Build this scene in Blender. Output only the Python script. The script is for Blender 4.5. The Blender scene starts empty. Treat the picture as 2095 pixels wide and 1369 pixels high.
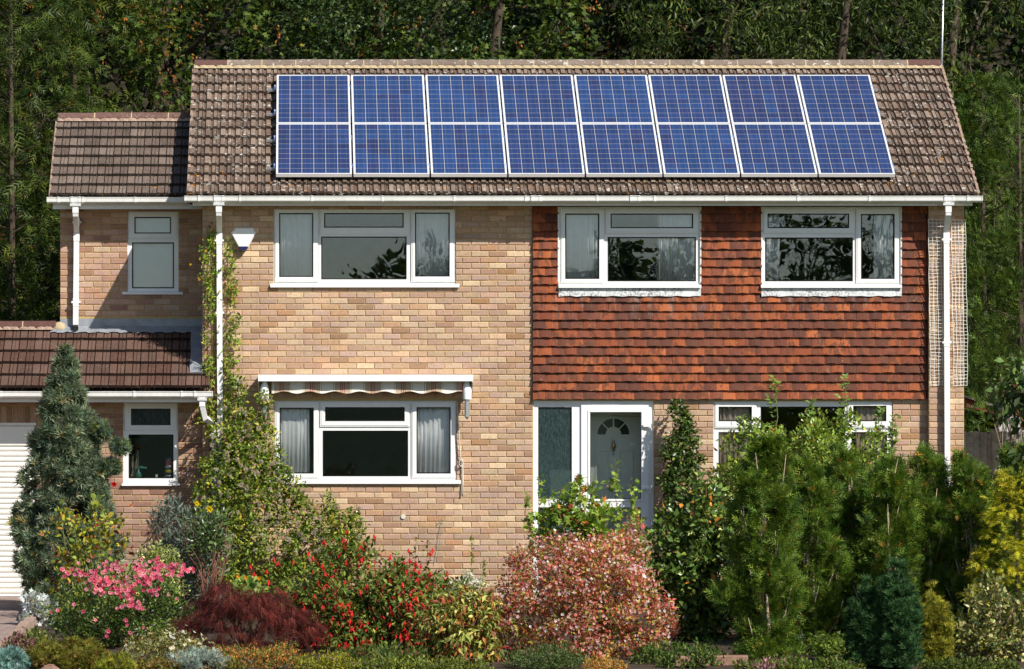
import bpy, math, random
import numpy as np
from mathutils import Vector, Matrix
R = math.radians
random.seed(7)
rng = np.random.default_rng(11)
sc = bpy.context.scene
col = sc.collection

# ------------------------------------------------------------------ camera, sky, sun, exposure
# The facade plane is y = 0, x to the right, z up; the camera stands 69 m in front of it, 4.5 m above the drive.
SC, DIST, CX, CY, CZ = 161.0, 69.0, 600.0, 500.0, 4.5
def wx(px, y=0.0): return (px - CX) / SC * (DIST + y) / DIST
def wz(py, y=0.0): return CZ - (py - CY) / SC * (DIST + y) / DIST
cam_d = bpy.data.cameras.new('camera'); cam = bpy.data.objects.new('camera', cam_d); col.objects.link(cam)
cam.location = (0, -DIST, CZ); cam.rotation_euler = (R(90), 0, 0)
cam_d.sensor_width = 36; cam_d.lens = SC * DIST / 2095 * 36
cam_d.shift_x = (1047.5 - CX) / 2095; cam_d.shift_y = -(684.5 - CY) / 2095
cam_d.clip_start = 0.5; cam_d.clip_end = 2000
sc.camera = cam
SUN = Vector((0.90, -1.0, 1.20)).normalized()          # towards the sun
elev = math.asin(SUN.z); azim = math.atan2(SUN.x, SUN.y)
world = bpy.data.worlds.new('World'); sc.world = world; world.use_nodes = True
wn = world.node_tree; bg = wn.nodes['Background']
sky = wn.nodes.new('ShaderNodeTexSky'); sky.sky_type = 'NISHITA'; sky.sun_disc = False
sky.sun_elevation = elev; sky.sun_rotation = azim; sky.dust_density = 0.6; sky.air_density = 1.0
wn.links.new(sky.outputs[0], bg.inputs[0]); bg.inputs[1].default_value = 0.085
sl = bpy.data.lights.new('sun', 'SUN'); sl.energy = 5.0; sl.angle = R(0.5); sl.color = (1, 0.95, 0.86)
so = bpy.data.objects.new('sun', sl); col.objects.link(so); so.location = (30, -30, 40)
so.rotation_euler = SUN.to_track_quat('Z', 'Y').to_euler()
vs = sc.view_settings; vs.view_transform = 'Standard'; vs.look = 'None'; vs.gamma = 1.0; vs.exposure = 0.40
sc.cycles.max_bounces = 6; sc.cycles.transparent_max_bounces = 8
sc.cycles.caustics_reflective = False; sc.cycles.caustics_refractive = False

# ------------------------------------------------------------------ materials
M = {}
class NT:
    def __init__(s, name):
        s.m = bpy.data.materials.new(name); s.m.use_nodes = True; s.t = s.m.node_tree; s.t.nodes.clear()
        s.out = s.n('ShaderNodeOutputMaterial'); s.b = s.n('ShaderNodeBsdfPrincipled'); s.l(s.b.outputs[0], s.out.inputs[0])
        M[name] = s.m
    def n(s, t, **kw):
        nd = s.t.nodes.new(t)
        for k, v in kw.items(): setattr(nd, k, v)
        return nd
    def l(s, a, b): s.t.links.new(a, b)
    def val(s, sock, v):
        if hasattr(v, 'is_linked') or hasattr(v, 'links'): s.l(v, sock)
        else: sock.default_value = v
    def attr(s, name='tint'): return s.n('ShaderNodeAttribute', attribute_name=name).outputs['Color']
    def pos(s): return s.n('ShaderNodeNewGeometry').outputs['Position']
    def obj(s): return s.n('ShaderNodeTexCoord').outputs['Object']
    def noise(s, vec, scale, detail=4, rough=0.6, dist=0.0):
        nd = s.n('ShaderNodeTexNoise'); s.l(vec, nd.inputs['Vector'])
        nd.inputs['Scale'].default_value = scale; nd.inputs['Detail'].default_value = detail
        nd.inputs['Roughness'].default_value = rough; nd.inputs['Distortion'].default_value = dist
        return nd.outputs['Fac']
    def vor(s, vec, scale, feature='F1'):
        nd = s.n('ShaderNodeTexVoronoi', feature=feature); s.l(vec, nd.inputs['Vector']); nd.inputs['Scale'].default_value = scale
        return nd
    def ramp(s, fac, a, b, lo=0.0, hi=1.0):
        nd = s.n('ShaderNodeMapRange'); s.l(fac, nd.inputs[0]); nd.inputs[1].default_value = a; nd.inputs[2].default_value = b
        nd.inputs[3].default_value = lo; nd.inputs[4].default_value = hi
        return nd.outputs[0]
    def math(s, op, a, b=0.0):
        nd = s.n('ShaderNodeMath', operation=op); s.val(nd.inputs[0], a); s.val(nd.inputs[1], b); return nd.outputs[0]
    def mix(s, fac, a, b, mode='MIX'):
        nd = s.n('ShaderNodeMix', data_type='RGBA', blend_type=mode); s.val(nd.inputs[0], fac)
        for k, v in ((6, a), (7, b)):
            if isinstance(v, tuple): nd.inputs[k].default_value = (*v[:3], 1)
            else: s.l(v, nd.inputs[k])
        return nd.outputs[2]
    def gain(s, c, fac):
        nd = s.n('ShaderNodeVectorMath', operation='SCALE'); s.l(c, nd.inputs[0]); s.val(nd.inputs['Scale'], fac); return nd.outputs[0]
    def scale(s, vec, sx, sy, sz):
        nd = s.n('ShaderNodeMapping'); s.l(vec, nd.inputs[0]); nd.inputs['Scale'].default_value = (sx, sy, sz); return nd.outputs[0]
    def bump(s, h, strength=0.3, dist=0.01):
        nd = s.n('ShaderNodeBump'); s.l(h, nd.inputs['Height']); nd.inputs['Strength'].default_value = strength
        nd.inputs['Distance'].default_value = dist; s.l(nd.outputs[0], s.b.inputs['Normal'])
    def done(s, c, rough=0.6, spec=0.5, metal=0.0):
        s.val(s.b.inputs['Base Color'], (*c[:3], 1) if isinstance(c, tuple) else c)
        s.val(s.b.inputs['Roughness'], rough); s.b.inputs['Specular IOR Level'].default_value = spec; s.b.inputs['Metallic'].default_value = metal
        return s

def simple(name, c, rough=0.5, spec=0.5, metal=0.0, var=0.12, scale=6.0, bump=0.0, bscale=120.0, dirt=0.0):
    k = NT(name); p = k.pos()
    f = k.ramp(k.noise(p, scale, 5), 0.3, 0.7, 1 - var, 1 + var)
    rgb = k.n('ShaderNodeRGB'); rgb.outputs[0].default_value = (*c, 1)
    cc = k.gain(rgb.outputs[0], f)
    if dirt: cc = k.mix(k.ramp(k.noise(k.scale(p, 9, 9, 2), 3, 6, 0.7), 0.52, 0.8, 0, dirt), cc, (0.12, 0.10, 0.07))
    if bump: k.bump(k.noise(p, bscale, 3), bump, 0.004)
    return k.done(cc, rough, spec, metal)

# brick: tint per brick, grain, kiln marks, dark pits
def brick_mat(name, sat=(1, 1, 1)):
    k = NT(name); p = k.pos(); c = k.attr()
    c = k.mix(1.0, c, (1.10, 1.008, 0.94), 'MULTIPLY'); c = k.gain(c, k.ramp(k.noise(p, 38, 6, 0.75), 0.25, 0.75, 0.72, 1.28))
    c = k.mix(k.ramp(k.noise(p, 7.0, 3, 0.5, 0.8), 0.60, 0.74, 0, 0.55), c, (0.40, 0.235, 0.135))
    c = k.mix(k.ramp(k.noise(p, 13, 2, 0.5), 0.66, 0.76, 0, 0.6), c, (0.30, 0.19, 0.13))
    c = k.mix(k.ramp(k.noise(k.scale(p, 1, 1, 3), 19, 3, 0.5), 0.66, 0.75, 0, 0.7), c, (0.56, 0.46, 0.33))
    c = k.mix(k.ramp(k.noise(p, 1.3, 5, 0.6), 0.45, 0.75, 0, 0.25), c, (0.20, 0.16, 0.13))
    c = k.mix(k.ramp(k.noise(k.scale(p, 5, 5, .5), 1.6, 5, 0.65), 0.52, 0.78, 0, 0.38), c, (0.17, 0.125, 0.095))
    v = k.vor(p, 34).outputs['Distance']
    pit = k.math('MULTIPLY', k.ramp(v, 0.05, 0.10, 1, 0), k.ramp(k.noise(p, 5.5, 2), 0.52, 0.6))
    c = k.mix(k.math('MULTIPLY', pit, 0.85), c, (0.035, 0.028, 0.025))
    red = k.math('MULTIPLY', k.ramp(k.vor(p, 23).outputs['Distance'], 0.03, 0.07, 1, 0), k.ramp(k.noise(p, 4.1, 2), 0.58, 0.62))
    c = k.mix(k.math('MULTIPLY', red, 0.8), c, (0.36, 0.08, 0.03))
    k.bump(k.math('SUBTRACT', k.noise(p, 160, 4, 0.7), k.math('MULTIPLY', pit, 2.0)), 0.35, 0.004)
    k.done(c, 0.85, 0.3)
brick_mat('brick')
k = NT('mortar'); p = k.pos(); 
c = k.mix(k.ramp(k.noise(p, 22, 5, 0.7), 0.3, 0.7), (0.42, 0.285, 0.115), (0.54, 0.39, 0.19))
c = k.mix(k.ramp(k.noise(p, 4, 4, 0.7), 0.5, 0.75, 0, 0.6), c, (0.36, 0.26, 0.15))
k.bump(k.noise(p, 200, 3), 0.5, 0.004); k.done(c, 0.95, 0.2)

k = NT('hung_tile'); p = k.pos(); c = k.attr()
c = k.gain(c, k.ramp(k.noise(p, 60, 5, 0.75), 0.25, 0.75, 0.75, 1.22))
c = k.mix(k.ramp(k.noise(k.scale(p, 1.5, 1, 0.8), 8.5, 3, 0.5, 0.6), 0.50, 0.57, 0, 0.75), c, (0.105, 0.040, 0.024))
c = k.mix(k.ramp(k.noise(k.scale(p, 2.2, 1, 0.7), 11, 3, 0.55), 0.66, 0.72, 0, 0.45), c, (0.34, 0.16, 0.06))
c = k.mix(k.ramp(k.noise(p, 26, 3, 0.6), 0.68, 0.74, 0, 0.6), c, (0.42, 0.28, 0.13))
c = k.mix(k.ramp(k.noise(p, 1.1, 4, 0.7), 0.5, 0.75, 0, 0.35), c, (0.10, 0.045, 0.03))
sz = k.n('ShaderNodeSeparateXYZ'); k.l(p, sz.inputs[0])   # run-off marks below the lead aprons
run = k.math('MULTIPLY', k.ramp(sz.outputs[2], wz(668), wz(612), 0, 1), k.ramp(k.noise(k.scale(p, 1, 1, 0.12), 15, 3, 0.6), 0.54, 0.66))
c = k.mix(k.math('MULTIPLY', k.math('MULTIPLY', run, k.math('LESS_THAN', sz.outputs[2], wz(606))), 0.55), c, (0.22, 0.17, 0.155))
k.bump(k.noise(p, 220, 3, 0.7), 0.3, 0.003); k.done(c, 0.8, 0.25)

# concrete roof tiles: tint per face, lichen
def roof_mat(name, white, orange, speck, moss=0.4):
    k = NT(name); p = k.pos(); c = k.attr()
    c = k.gain(c, k.ramp(k.noise(p, 45, 6, 0.8), 0.25, 0.75, 0.62, 1.36))
    c = k.mix(k.ramp(k.noise(p, 3.1, 5, 0.7), 0.48, 0.7, 0, moss), c, (0.055, 0.042, 0.032))
    sp = k.math('MULTIPLY', k.ramp(k.vor(p, 62).outputs['Distance'], 0.16, 0.30, 1, 0), k.ramp(k.noise(p, 9, 4, 0.7), 0.56 - speck, 0.66 - speck * 0.6))
    c = k.mix(k.math('MULTIPLY', sp, 0.75), c, (0.50, 0.47, 0.40))
    if white:
        w = k.math('MULTIPLY', k.ramp(k.noise(p, 13, 5, 0.65, 0.5), 0.66 - white, 0.69 - white), k.ramp(k.noise(p, 60, 3, 0.7), 0.38, 0.48))
        c = k.mix(k.math('MULTIPLY', w, 0.8), c, (0.66, 0.64, 0.57))
    if orange:
        w = k.ramp(k.noise(p, 9.3, 4, 0.6, 0.3), 0.72 - orange, 0.75 - orange)
        c = k.mix(k.math('MULTIPLY', w, 0.85), c, (0.50, 0.22, 0.03))
    k.bump(k.noise(p, 130, 4, 0.8), 0.5, 0.006); k.done(c, 0.9, 0.2)
roof_mat('roof_tile_lichen', 0.066, 0.05, 0.02)
roof_mat('roof_tile_speckled', 0.0, 0.012, 0.16, 0.3)
roof_mat('roof_tile_brown', 0.0, 0.0, 0.03, 0.25); roof_mat('ridge_lichen', 0.075, 0.03, 0.06, 0.6); simple('bark_dark', (0.07, 0.052, 0.038), 0.95, 0.2, var=0.4, scale=10)
k = NT('pointing'); p = k.pos()
c = k.mix(k.ramp(k.noise(p, 30, 5, 0.7), 0.3, 0.7), (0.38, 0.29, 0.17), (0.50, 0.41, 0.26)); k.bump(k.noise(p, 90, 3), 0.6, 0.01); k.done(c, 0.95, 0.2)

simple('upvc', (0.80, 0.80, 0.79), 0.34, 0.5, var=0.05, scale=2.5, dirt=0.12)
simple('upvc_old', (0.74, 0.73, 0.70), 0.42, 0.5, var=0.07, scale=3, dirt=0.28)
simple('door_white', (0.80, 0.78, 0.72), 0.45, 0.4, var=0.04)
simple('soffit', (0.62, 0.60, 0.52), 0.6, 0.3, var=0.08)
simple('gasket', (0.015, 0.015, 0.016), 0.6, 0.3)
simple('interior_wall', (0.26, 0.23, 0.18), 0.9, 0.2)
simple('interior_floor', (0.13, 0.09, 0.06), 0.8, 0.2)
simple('curtain', (0.94, 0.94, 0.94), 0.85, 0.2, var=0.06, scale=8)
simple('curtain_beige', (0.55, 0.44, 0.34), 0.85, 0.2, var=0.15, scale=14)
simple('blind', (0.84, 0.88, 0.88), 0.7, 0.3, var=0.03)
simple('aluminium', (0.80, 0.80, 0.80), 0.38, 0.5, 0.25, var=0.03)
simple('rail_metal', (0.62, 0.64, 0.66), 0.35, 0.5, 0.8, var=0.06)
simple('backsheet', (0.48, 0.46, 0.44), 0.5, 0.4, var=0.02)
simple('clamp_blue', (0.30, 0.42, 0.72), 0.35, 0.5, 0.3)
simple('dark_plastic', (0.02, 0.02, 0.022), 0.4, 0.5)
simple('navy_plastic', (0.012, 0.015, 0.075), 0.15, 0.6)
simple('rope', (0.62, 0.58, 0.50), 0.9, 0.2, var=0.25, scale=90)
simple('brass', (0.55, 0.43, 0.19), 0.3, 0.5, 0.9)
simple('door_paint', (0.76, 0.79, 0.71), 0.4, 0.5, var=0.04)
simple('dark_glass', (0.03, 0.035, 0.04), 0.08, 0.6)
simple('soil', (0.055, 0.038, 0.026), 0.95, 0.2, var=0.5, scale=9, bump=1.0, bscale=40)
simple('bark', (0.17, 0.125, 0.09), 0.9, 0.2, var=0.45, scale=14, bump=0.8, bscale=50)
simple('bark_pale', (0.34, 0.26, 0.20), 0.9, 0.2, var=0.5, scale=16, bump=0.6, bscale=60)
simple('stem_green', (0.16, 0.17, 0.06), 0.7, 0.3, var=0.3, scale=10)
simple('stem_red', (0.20, 0.08, 0.05), 0.7, 0.3, var=0.3, scale=10)
simple('fence_wood', (0.30, 0.27, 0.24), 0.9, 0.2, var=0.35, scale=12, bump=0.5, bscale=60)
simple('red_board', (0.20, 0.025, 0.02), 0.6, 0.4, var=0.2)
simple('shed_wood', (0.06, 0.035, 0.025), 0.9, 0.2, var=0.3)
simple('corrugated', (0.27, 0.26, 0.25), 0.85, 0.3, var=0.5, scale=7, bump=0.3, bscale=60)
simple('netting', (0.78, 0.77, 0.73), 0.5, 0.4, var=0.03)
simple('kerb', (0.34, 0.24, 0.185), 0.9, 0.2, var=0.25, scale=18, bump=0.5)
simple('rock', (0.24, 0.14, 0.10), 0.9, 0.2, var=0.35, scale=14, bump=0.7, bscale=30)
simple('paving', (0.27, 0.20, 0.175), 0.92, 0.2, var=0.3, scale=10, bump=0.4)
simple('grass_far', (0.06, 0.085, 0.03), 0.95, 0.2, var=0.3, scale=0.4)
simple('leaf_litter', (0.028, 0.022, 0.014), 0.95, 0.2, var=0.5, scale=3)
simple('pot_white', (0.70, 0.70, 0.66), 0.35); simple('jar_pink', (0.45, 0.10, 0.13), 0.25); simple('jar_yellow', (0.55, 0.48, 0.05), 0.3)
simple('jar_steel', (0.5, 0.5, 0.5), 0.25, 0.5, 0.8); simple('jar_blue', (0.05, 0.28, 0.50), 0.35); simple('bottle_green', (0.05, 0.22, 0.16), 0.25)
simple('twig', (0.42, 0.36, 0.24), 0.8); simple('toy_cream', (0.60, 0.55, 0.43), 0.95, 0.1, bump=0.8, bscale=150)
# lead: grey with pale oxide; weathered lead aprons are whitened
k = NT('lead'); p = k.pos()
c = k.mix(k.ramp(k.noise(p, 8, 5, 0.7), 0.3, 0.7), (0.19, 0.205, 0.235), (0.33, 0.35, 0.38)); k.bump(k.noise(p, 12, 3), 0.25, 0.02); k.done(c, 0.5, 0.5, 0.15)
k = NT('lead_white'); p = k.pos()
c = k.mix(k.ramp(k.noise(p, 34, 6, 0.8), 0.46, 0.58), (0.62, 0.65, 0.66), (0.20, 0.17, 0.18))
c = k.mix(k.ramp(k.noise(p, 3.2, 3), 0.36, 0.52), (0.62, 0.65, 0.65), c); k.bump(k.noise(p, 14, 3), 0.3, 0.02); k.done(c, 0.6, 0.4)
# window glass: clear sheet with scaled Fresnel reflection, tinted blue to cool the mirrored sky, slightly wavy
def glass(name, wav=0.0035, rough=0.0, trans=(0.985, 0.995, 0.99), boost=2.4):
    k = NT(name); k.t.nodes.remove(k.b)
    tr = k.n('ShaderNodeBsdfTransparent'); tr.inputs[0].default_value = (*trans, 1)
    gl = k.n('ShaderNodeBsdfGlossy'); gl.inputs['Roughness'].default_value = rough; gl.inputs['Color'].default_value = (0.66, 0.80, 1.0, 1)
    fr = k.n('ShaderNodeFresnel'); fr.inputs['IOR'].default_value = 1.5
    bp = k.n('ShaderNodeBump'); k.l(k.noise(k.scale(k.pos(), 1, 1, 0.8), 1.6, 2, 0.4, 1.2), bp.inputs['Height']); bp.inputs['Strength'].default_value = wav; bp.inputs['Distance'].default_value = 0.3
    k.l(bp.outputs[0], gl.inputs['Normal'])
    mx = k.n('ShaderNodeMixShader'); k.l(k.math('MINIMUM', k.math('MULTIPLY', fr.outputs[0], boost), 1.0), mx.inputs[0]); k.l(tr.outputs[0], mx.inputs[1]); k.l(gl.outputs[0], mx.inputs[2])
    k.l(mx.outputs[0], k.out.inputs[0])
glass('glass'); glass('glass_low', 0.002, 0.0, (0.985, 0.995, 0.99), 0.8)
# obscured glass
k = NT('glass_obscure'); p = k.pos()
f = k.ramp(k.noise(k.scale(p, 1, 1, 0.25), 60, 3, 0.6), 0.3, 0.7)
k.bump(k.noise(k.scale(p, 1, 1, 0.3), 120, 3), 0.9, 0.01)
k.done(k.mix(f, (0.03, 0.055, 0.055), (0.07, 0.105, 0.105)), 0.25, 0.5)
t = k.n('ShaderNodeBsdfTransparent'); t.inputs[0].default_value = (.62, .76, .76, 1); mx = k.n('ShaderNodeMixShader'); k.l(k.ramp(k.noise(k.scale(p, 1, 1, 0.3), 70, 3), .35, .65, .35, .8), mx.inputs[0]); k.l(k.b.outputs[0], mx.inputs[1]); k.l(t.outputs[0], mx.inputs[2]); k.l(mx.outputs[0], k.out.inputs[0])
# photovoltaic cell: polycrystalline blue with two busbars
k = NT('solar_cell'); o = k.obj(); p = k.pos(); c = k.attr()
oi = k.n('ShaderNodeObjectInfo')
c = k.gain(c, k.ramp(oi.outputs['Random'], 0, 1, 0.86, 1.14))
vr = k.vor(p, 70)
c = k.gain(c, k.ramp(k.n('ShaderNodeSeparateColor').outputs[0] if False else vr.outputs['Distance'], 0, 0.7, 0.85, 1.15))
c = k.gain(c, k.ramp(k.noise(k.scale(p, 2.2, .5, .5), 2.1, 3, 0.6), 0.3, 0.7, 0.82, 1.2))
sx = k.n('ShaderNodeSeparateXYZ'); k.l(o, sx.inputs[0])
ax = k.math('ABSOLUTE', sx.outputs[0]); d = k.math('ABSOLUTE', k.math('SUBTRACT', ax, 0.036))
c = k.mix(k.math('MULTIPLY', k.math('LESS_THAN', d, 0.0013), 0.22), c, (0.42, 0.42, 0.46))
k.done(c, 0.35, 0.4); k.b.inputs['Coat Weight'].default_value = 0.8; k.b.inputs['Coat Roughness'].default_value = 0.06
# awning cloth: stripes printed across the width
k = NT('awning_cloth'); p = k.pos(); sx = k.n('ShaderNodeSeparateXYZ'); k.l(p, sx.inputs[0])
u = k.math('FRACT', k.math('MULTIPLY', k.math('ADD', sx.outputs[0], 20.0), 1 / 0.385))
cr = k.n('ShaderNodeValToRGB'); k.l(u, cr.inputs[0]); cr.color_ramp.interpolation = 'CONSTANT'
stops = [(0.0, (.62, .60, .54)), (.26, (.20, .17, .13)), (.275, (.62, .60, .54)), (.31, (.38, .30, .22)), (.50, (.22, .03, .03)), (.525, (.40, .32, .24)), (.56, (.22, .03, .03)), (.585, (.40, .32, .24)), (.62, (.22, .03, .03)), (.64, (.38, .30, .22)), (.83, (.62, .60, .54)), (.86, (.20, .17, .13)), (.875, (.60, .58, .52))]
e = cr.color_ramp.elements
e[0].position = 0; e[0].color = (*stops[0][1], 1); e[1].position = stops[1][0]; e[1].color = (*stops[1][1], 1)
for q, cc in stops[2:]:
    el = e.new(q); el.color = (*cc, 1)
k.done(cr.outputs[0], 0.85, 0.2)
# foliage: colour per leaf, partly translucent
def leaf_mat(name, trans=0.30, rough=0.5, spec=0.22):
    k = NT(name); c = k.attr(); c = k.gain(c, k.ramp(k.noise(k.pos(), 5, 3), 0.3, 0.7, 0.78, 1.25))
    k.done(c, rough, spec)
    t = k.n('ShaderNodeBsdfTranslucent'); k.l(k.mix(1.0, c, (1.25, 1.15, 0.55), 'MULTIPLY'), t.inputs[0])
    mx = k.n('ShaderNodeMixShader'); mx.inputs[0].default_value = trans
    k.l(k.b.outputs[0], mx.inputs[1]); k.l(t.outputs[0], mx.inputs[2]); k.l(mx.outputs[0], k.out.inputs[0])
leaf_mat('leaf'); leaf_mat('leaf_matt', 0.22, 0.75, 0.2); leaf_mat('petal', 0.35, 0.7, 0.2); leaf_mat('leaf_gloss', 0.22, 0.34, 0.42)

# ------------------------------------------------------------------ mesh helpers
WL = {}   # world location of every parent (parents are never rotated unless noted)
class MB:
    def __init__(s): s.v = []; s.f = []; s.t = []
    def quad(s, a, b, c, d, t=None):
        i = len(s.v); s.v += [a, b, c, d]; s.f.append((i, i + 1, i + 2, i + 3)); s.t.append(t)
    def face(s, pts, t=None):
        i = len(s.v); s.v += list(pts); s.f.append(tuple(range(i, i + len(pts)))); s.t.append(t)
    def box(s, x0, x1, y0, y1, z0, z1, t=None):
        i = len(s.v)
        s.v += [(x0, y0, z0), (x1, y0, z0), (x1, y1, z0), (x0, y1, z0), (x0, y0, z1), (x1, y0, z1), (x1, y1, z1), (x0, y1, z1)]
        for f in ((0, 3, 2, 1), (4, 5, 6, 7), (0, 1, 5, 4), (1, 2, 6, 5), (2, 3, 7, 6), (3, 0, 4, 7)):
            s.f.append(tuple(i + q for q in f)); s.t.append(t)
    def cbox(s, x0, x1, y0, y1, z0, z1, c=0.004, t=None):
        """box with its front (-y) edges chamfered"""
        i = len(s.v)
        s.v += [(x0, y1, z0), (x1, y1, z0), (x1, y1, z1), (x0, y1, z1), (x0, y0 + c, z0), (x1, y0 + c, z0), (x1, y0 + c, z1), (x0, y0 + c, z1),
                (x0 + c, y0, z0 + c), (x1 - c, y0, z0 + c), (x1 - c, y0, z1 - c), (x0 + c, y0, z1 - c)]
        for f in ((3, 2, 1, 0), (0, 1, 5, 4), (1, 2, 6, 5), (2, 3, 7, 6), (3, 0, 4, 7), (4, 5, 9, 8), (5, 6, 10, 9), (6, 7, 11, 10), (7, 4, 8, 11), (8, 9, 10, 11)):
            s.f.append(tuple(i + q for q in f)); s.t.append(t)
    def ring(s, x0, x1, z0, z1, w, y0, y1, c=0.004):
        """picture-frame ring with a bevelled front"""
        ro = [(x0, z0), (x1, z0), (x1, z1), (x0, z1)]; ri = [(x0 + w, z0 + w), (x1 - w, z0 + w), (x1 - w, z1 - w), (x0 + w, z1 - w)]
        so = [(x0 + c, z0 + c), (x1 - c, z0 + c), (x1 - c, z1 - c), (x0 + c, z1 - c)]; w2 = w - c * 1.5
        si = [(x0 + w2, z0 + w2), (x1 - w2, z0 + w2), (x1 - w2, z1 - w2), (x0 + w2, z1 - w2)]
        P = lambda q, y: (q[0], y, q[1])
        for a in range(4):
            b = (a + 1) % 4
            s.quad(P(ro[a], y1), P(ro[b], y1), P(ro[b], y0 + c), P(ro[a], y0 + c))
            s.quad(P(ro[a], y0 + c), P(ro[b], y0 + c), P(so[b], y0), P(so[a], y0))
            s.quad(P(so[a], y0), P(so[b], y0), P(si[b], y0), P(si[a], y0))
            s.quad(P(si[a], y0), P(si[b], y0), P(ri[b], y0 + c * 2), P(ri[a], y0 + c * 2))
            s.quad(P(ri[a], y0 + c * 2), P(ri[b], y0 + c * 2), P(ri[b], y1), P(ri[a], y1))
            s.quad(P(ro[b], y1), P(ro[a], y1), P(ri[a], y1), P(ri[b], y1))
    def prism_x(s, prof, x0, x1, caps=True, closed=True):
        """extrude a (y, z) profile along x"""
        n = len(prof)
        for a in range(n if closed else n - 1):
            b = (a + 1) % n
            s.quad((x0, *prof[a]), (x0, *prof[b]), (x1, *prof[b]), (x1, *prof[a]))
        if caps and closed:
            s.face([(x0, *q) for q in prof[::-1]]); s.face([(x1, *q) for q in prof])
    def tube(s, pts, rad, n=6, t=None, cap=True):
        pts = [Vector(p) for p in pts]; rings = []
        if not hasattr(rad, '__len__'): rad = [rad] * len(pts)
        for i, p in enumerate(pts):
            d = (pts[min(i + 1, len(pts) - 1)] - pts[max(i - 1, 0)])
            d = d.normalized() if d.length > 1e-9 else Vector((0, 0, 1))
            a = d.cross(Vector((0, 1, 0.13))).normalized(); b = d.cross(a)
            k0 = len(s.v)
            for q in range(n):
                an = 2 * math.pi * q / n + math.pi / n
                s.v.append(tuple(p + (a * math.cos(an) + b * math.sin(an)) * rad[i]))
            rings.append(k0)
        for i in range(len(rings) - 1):
            for q in range(n):
                r = (q + 1) % n
                s.f.append((rings[i] + q, rings[i] + r, rings[i + 1] + r, rings[i + 1] + q)); s.t.append(t)
        if cap:
            s.f.append(tuple(rings[0] + q for q in range(n))[::-1]); s.t.append(t)
            s.f.append(tuple(rings[-1] + q for q in range(n))); s.t.append(t)
    def lathe(s, prof, c, n=12, t=None):
        k0 = len(s.v); m = len(prof)
        for r, z in prof:
            for q in range(n):
                an = 2 * math.pi * q / n; s.v.append((c[0] + r * math.cos(an), c[1] + r * math.sin(an), c[2] + z))
        for i in range(m - 1):
            for q in range(n):
                r = (q + 1) % n; s.f.append((k0 + i * n + q, k0 + i * n + r, k0 + (i + 1) * n + r, k0 + (i + 1) * n + q)); s.t.append(t)
        s.f.append(tuple(k0 + (m - 1) * n + q for q in range(n))); s.t.append(t)
    def mesh(s, name, mat, off=(0, 0, 0)):
        me = bpy.data.meshes.new(name)
        me.from_pydata([(v[0] - off[0], v[1] - off[1], v[2] - off[2]) for v in s.v], [], s.f)
        me.materials.append(M[mat])
        if any(q is not None for q in s.t):
            at = me.attributes.new('tint', 'FLOAT_COLOR', 'FACE')
            at.data.foreach_set('color', np.array([(*(q or (0.5, 0.5, 0.5)), 1.0) for q in s.t], dtype=np.float32).ravel())
        return me
    def base(s):
        a = np.array(s.v); lo, hi = a.min(0), a.max(0)
        return (float((lo[0] + hi[0]) / 2), float((lo[1] + hi[1]) / 2), float(lo[2]))
    def build(s, name, mat, parent=None, smooth=False):
        o = s.base(); ob = place(name, s.mesh(name, mat, o), o, parent)
        if smooth: ob.data.shade_smooth()
        return ob
def place(name, me, loc, parent=None, rot=None, scale=None):
    ob = bpy.data.objects.new(name, me); col.objects.link(ob); WL[ob] = Vector(loc)
    if parent is not None:
        ob.parent = parent; ob.location = Vector(loc) - WL[parent]
    else: ob.location = loc
    if rot: ob.rotation_euler = rot
    if scale: ob.scale = scale
    return ob
def tag(o, label=None, cat=None, group=None, kind=None):
    if label: o['label'] = label
    if cat: o['category'] = cat
    if group: o['group'] = group
    if kind: o['kind'] = kind
    return o
def thing(name, loc, label, cat, group=None):
    return tag(place(name, None, loc), label, cat, group)

# ------------------------------------------------------------------ foliage helpers
def norm(a): return a / np.maximum(np.linalg.norm(a, axis=-1, keepdims=True), 1e-9)
def sph(n): return norm(rng.normal(size=(n, 3)))
def tri_mesh(name, V, F, C, mat):
    me = bpy.data.meshes.new(name); nf = len(F)
    me.vertices.add(len(V)); me.vertices.foreach_set('co', V.astype(np.float32).ravel())
    me.loops.add(nf * 3); me.loops.foreach_set('vertex_index', F.astype(np.int32).ravel())
    me.polygons.add(nf); me.polygons.foreach_set('loop_start', np.arange(0, nf * 3, 3, dtype=np.int32))
    me.update(calc_edges=True)
    at = me.attributes.new('tint', 'FLOAT_COLOR', 'FACE')
    at.data.foreach_set('color', np.concatenate([C, np.ones((nf, 1))], 1).astype(np.float32).ravel())
    me.materials.append(M[mat]); return me
TPL = {}
def tpl(name, V, F): TPL[name] = (np.array(V, float), np.array(F, int))
tpl('leaf', [(0, 0, 0), (-.24, .45, .07), (0, .5, 0), (.24, .45, .07), (0, 1, -.10)], [(0, 2, 1), (0, 3, 2), (1, 2, 4), (2, 3, 4)])
tpl('slim', [(0, 0, 0), (-.11, .45, .03), (.11, .45, .03), (0, 1, -.12)], [(0, 2, 1), (1, 2, 3)])
tpl('curl', [(0, 0, 0), (-.2, .4, .12), (0, .42, 0), (.2, .4, .12), (0, .8, -.12), (-.1, .75, 0), (.1, .75, 0), (0, 1, -.35)], [(0, 2, 1), (0, 3, 2), (1, 2, 5), (2, 4, 5), (2, 3, 6), (2, 6, 4), (5, 4, 7), (4, 6, 7)])
tpl('round', [(0, 0, 0), (-.36, .3, .06), (-.32, .75, .05), (0, .5, -.02), (0, 1, -.05), (.32, .75, .05), (.36, .3, .06)], [(0, 3, 1), (1, 3, 2), (2, 3, 4), (3, 5, 4), (3, 6, 5), (0, 6, 3)])
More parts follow.
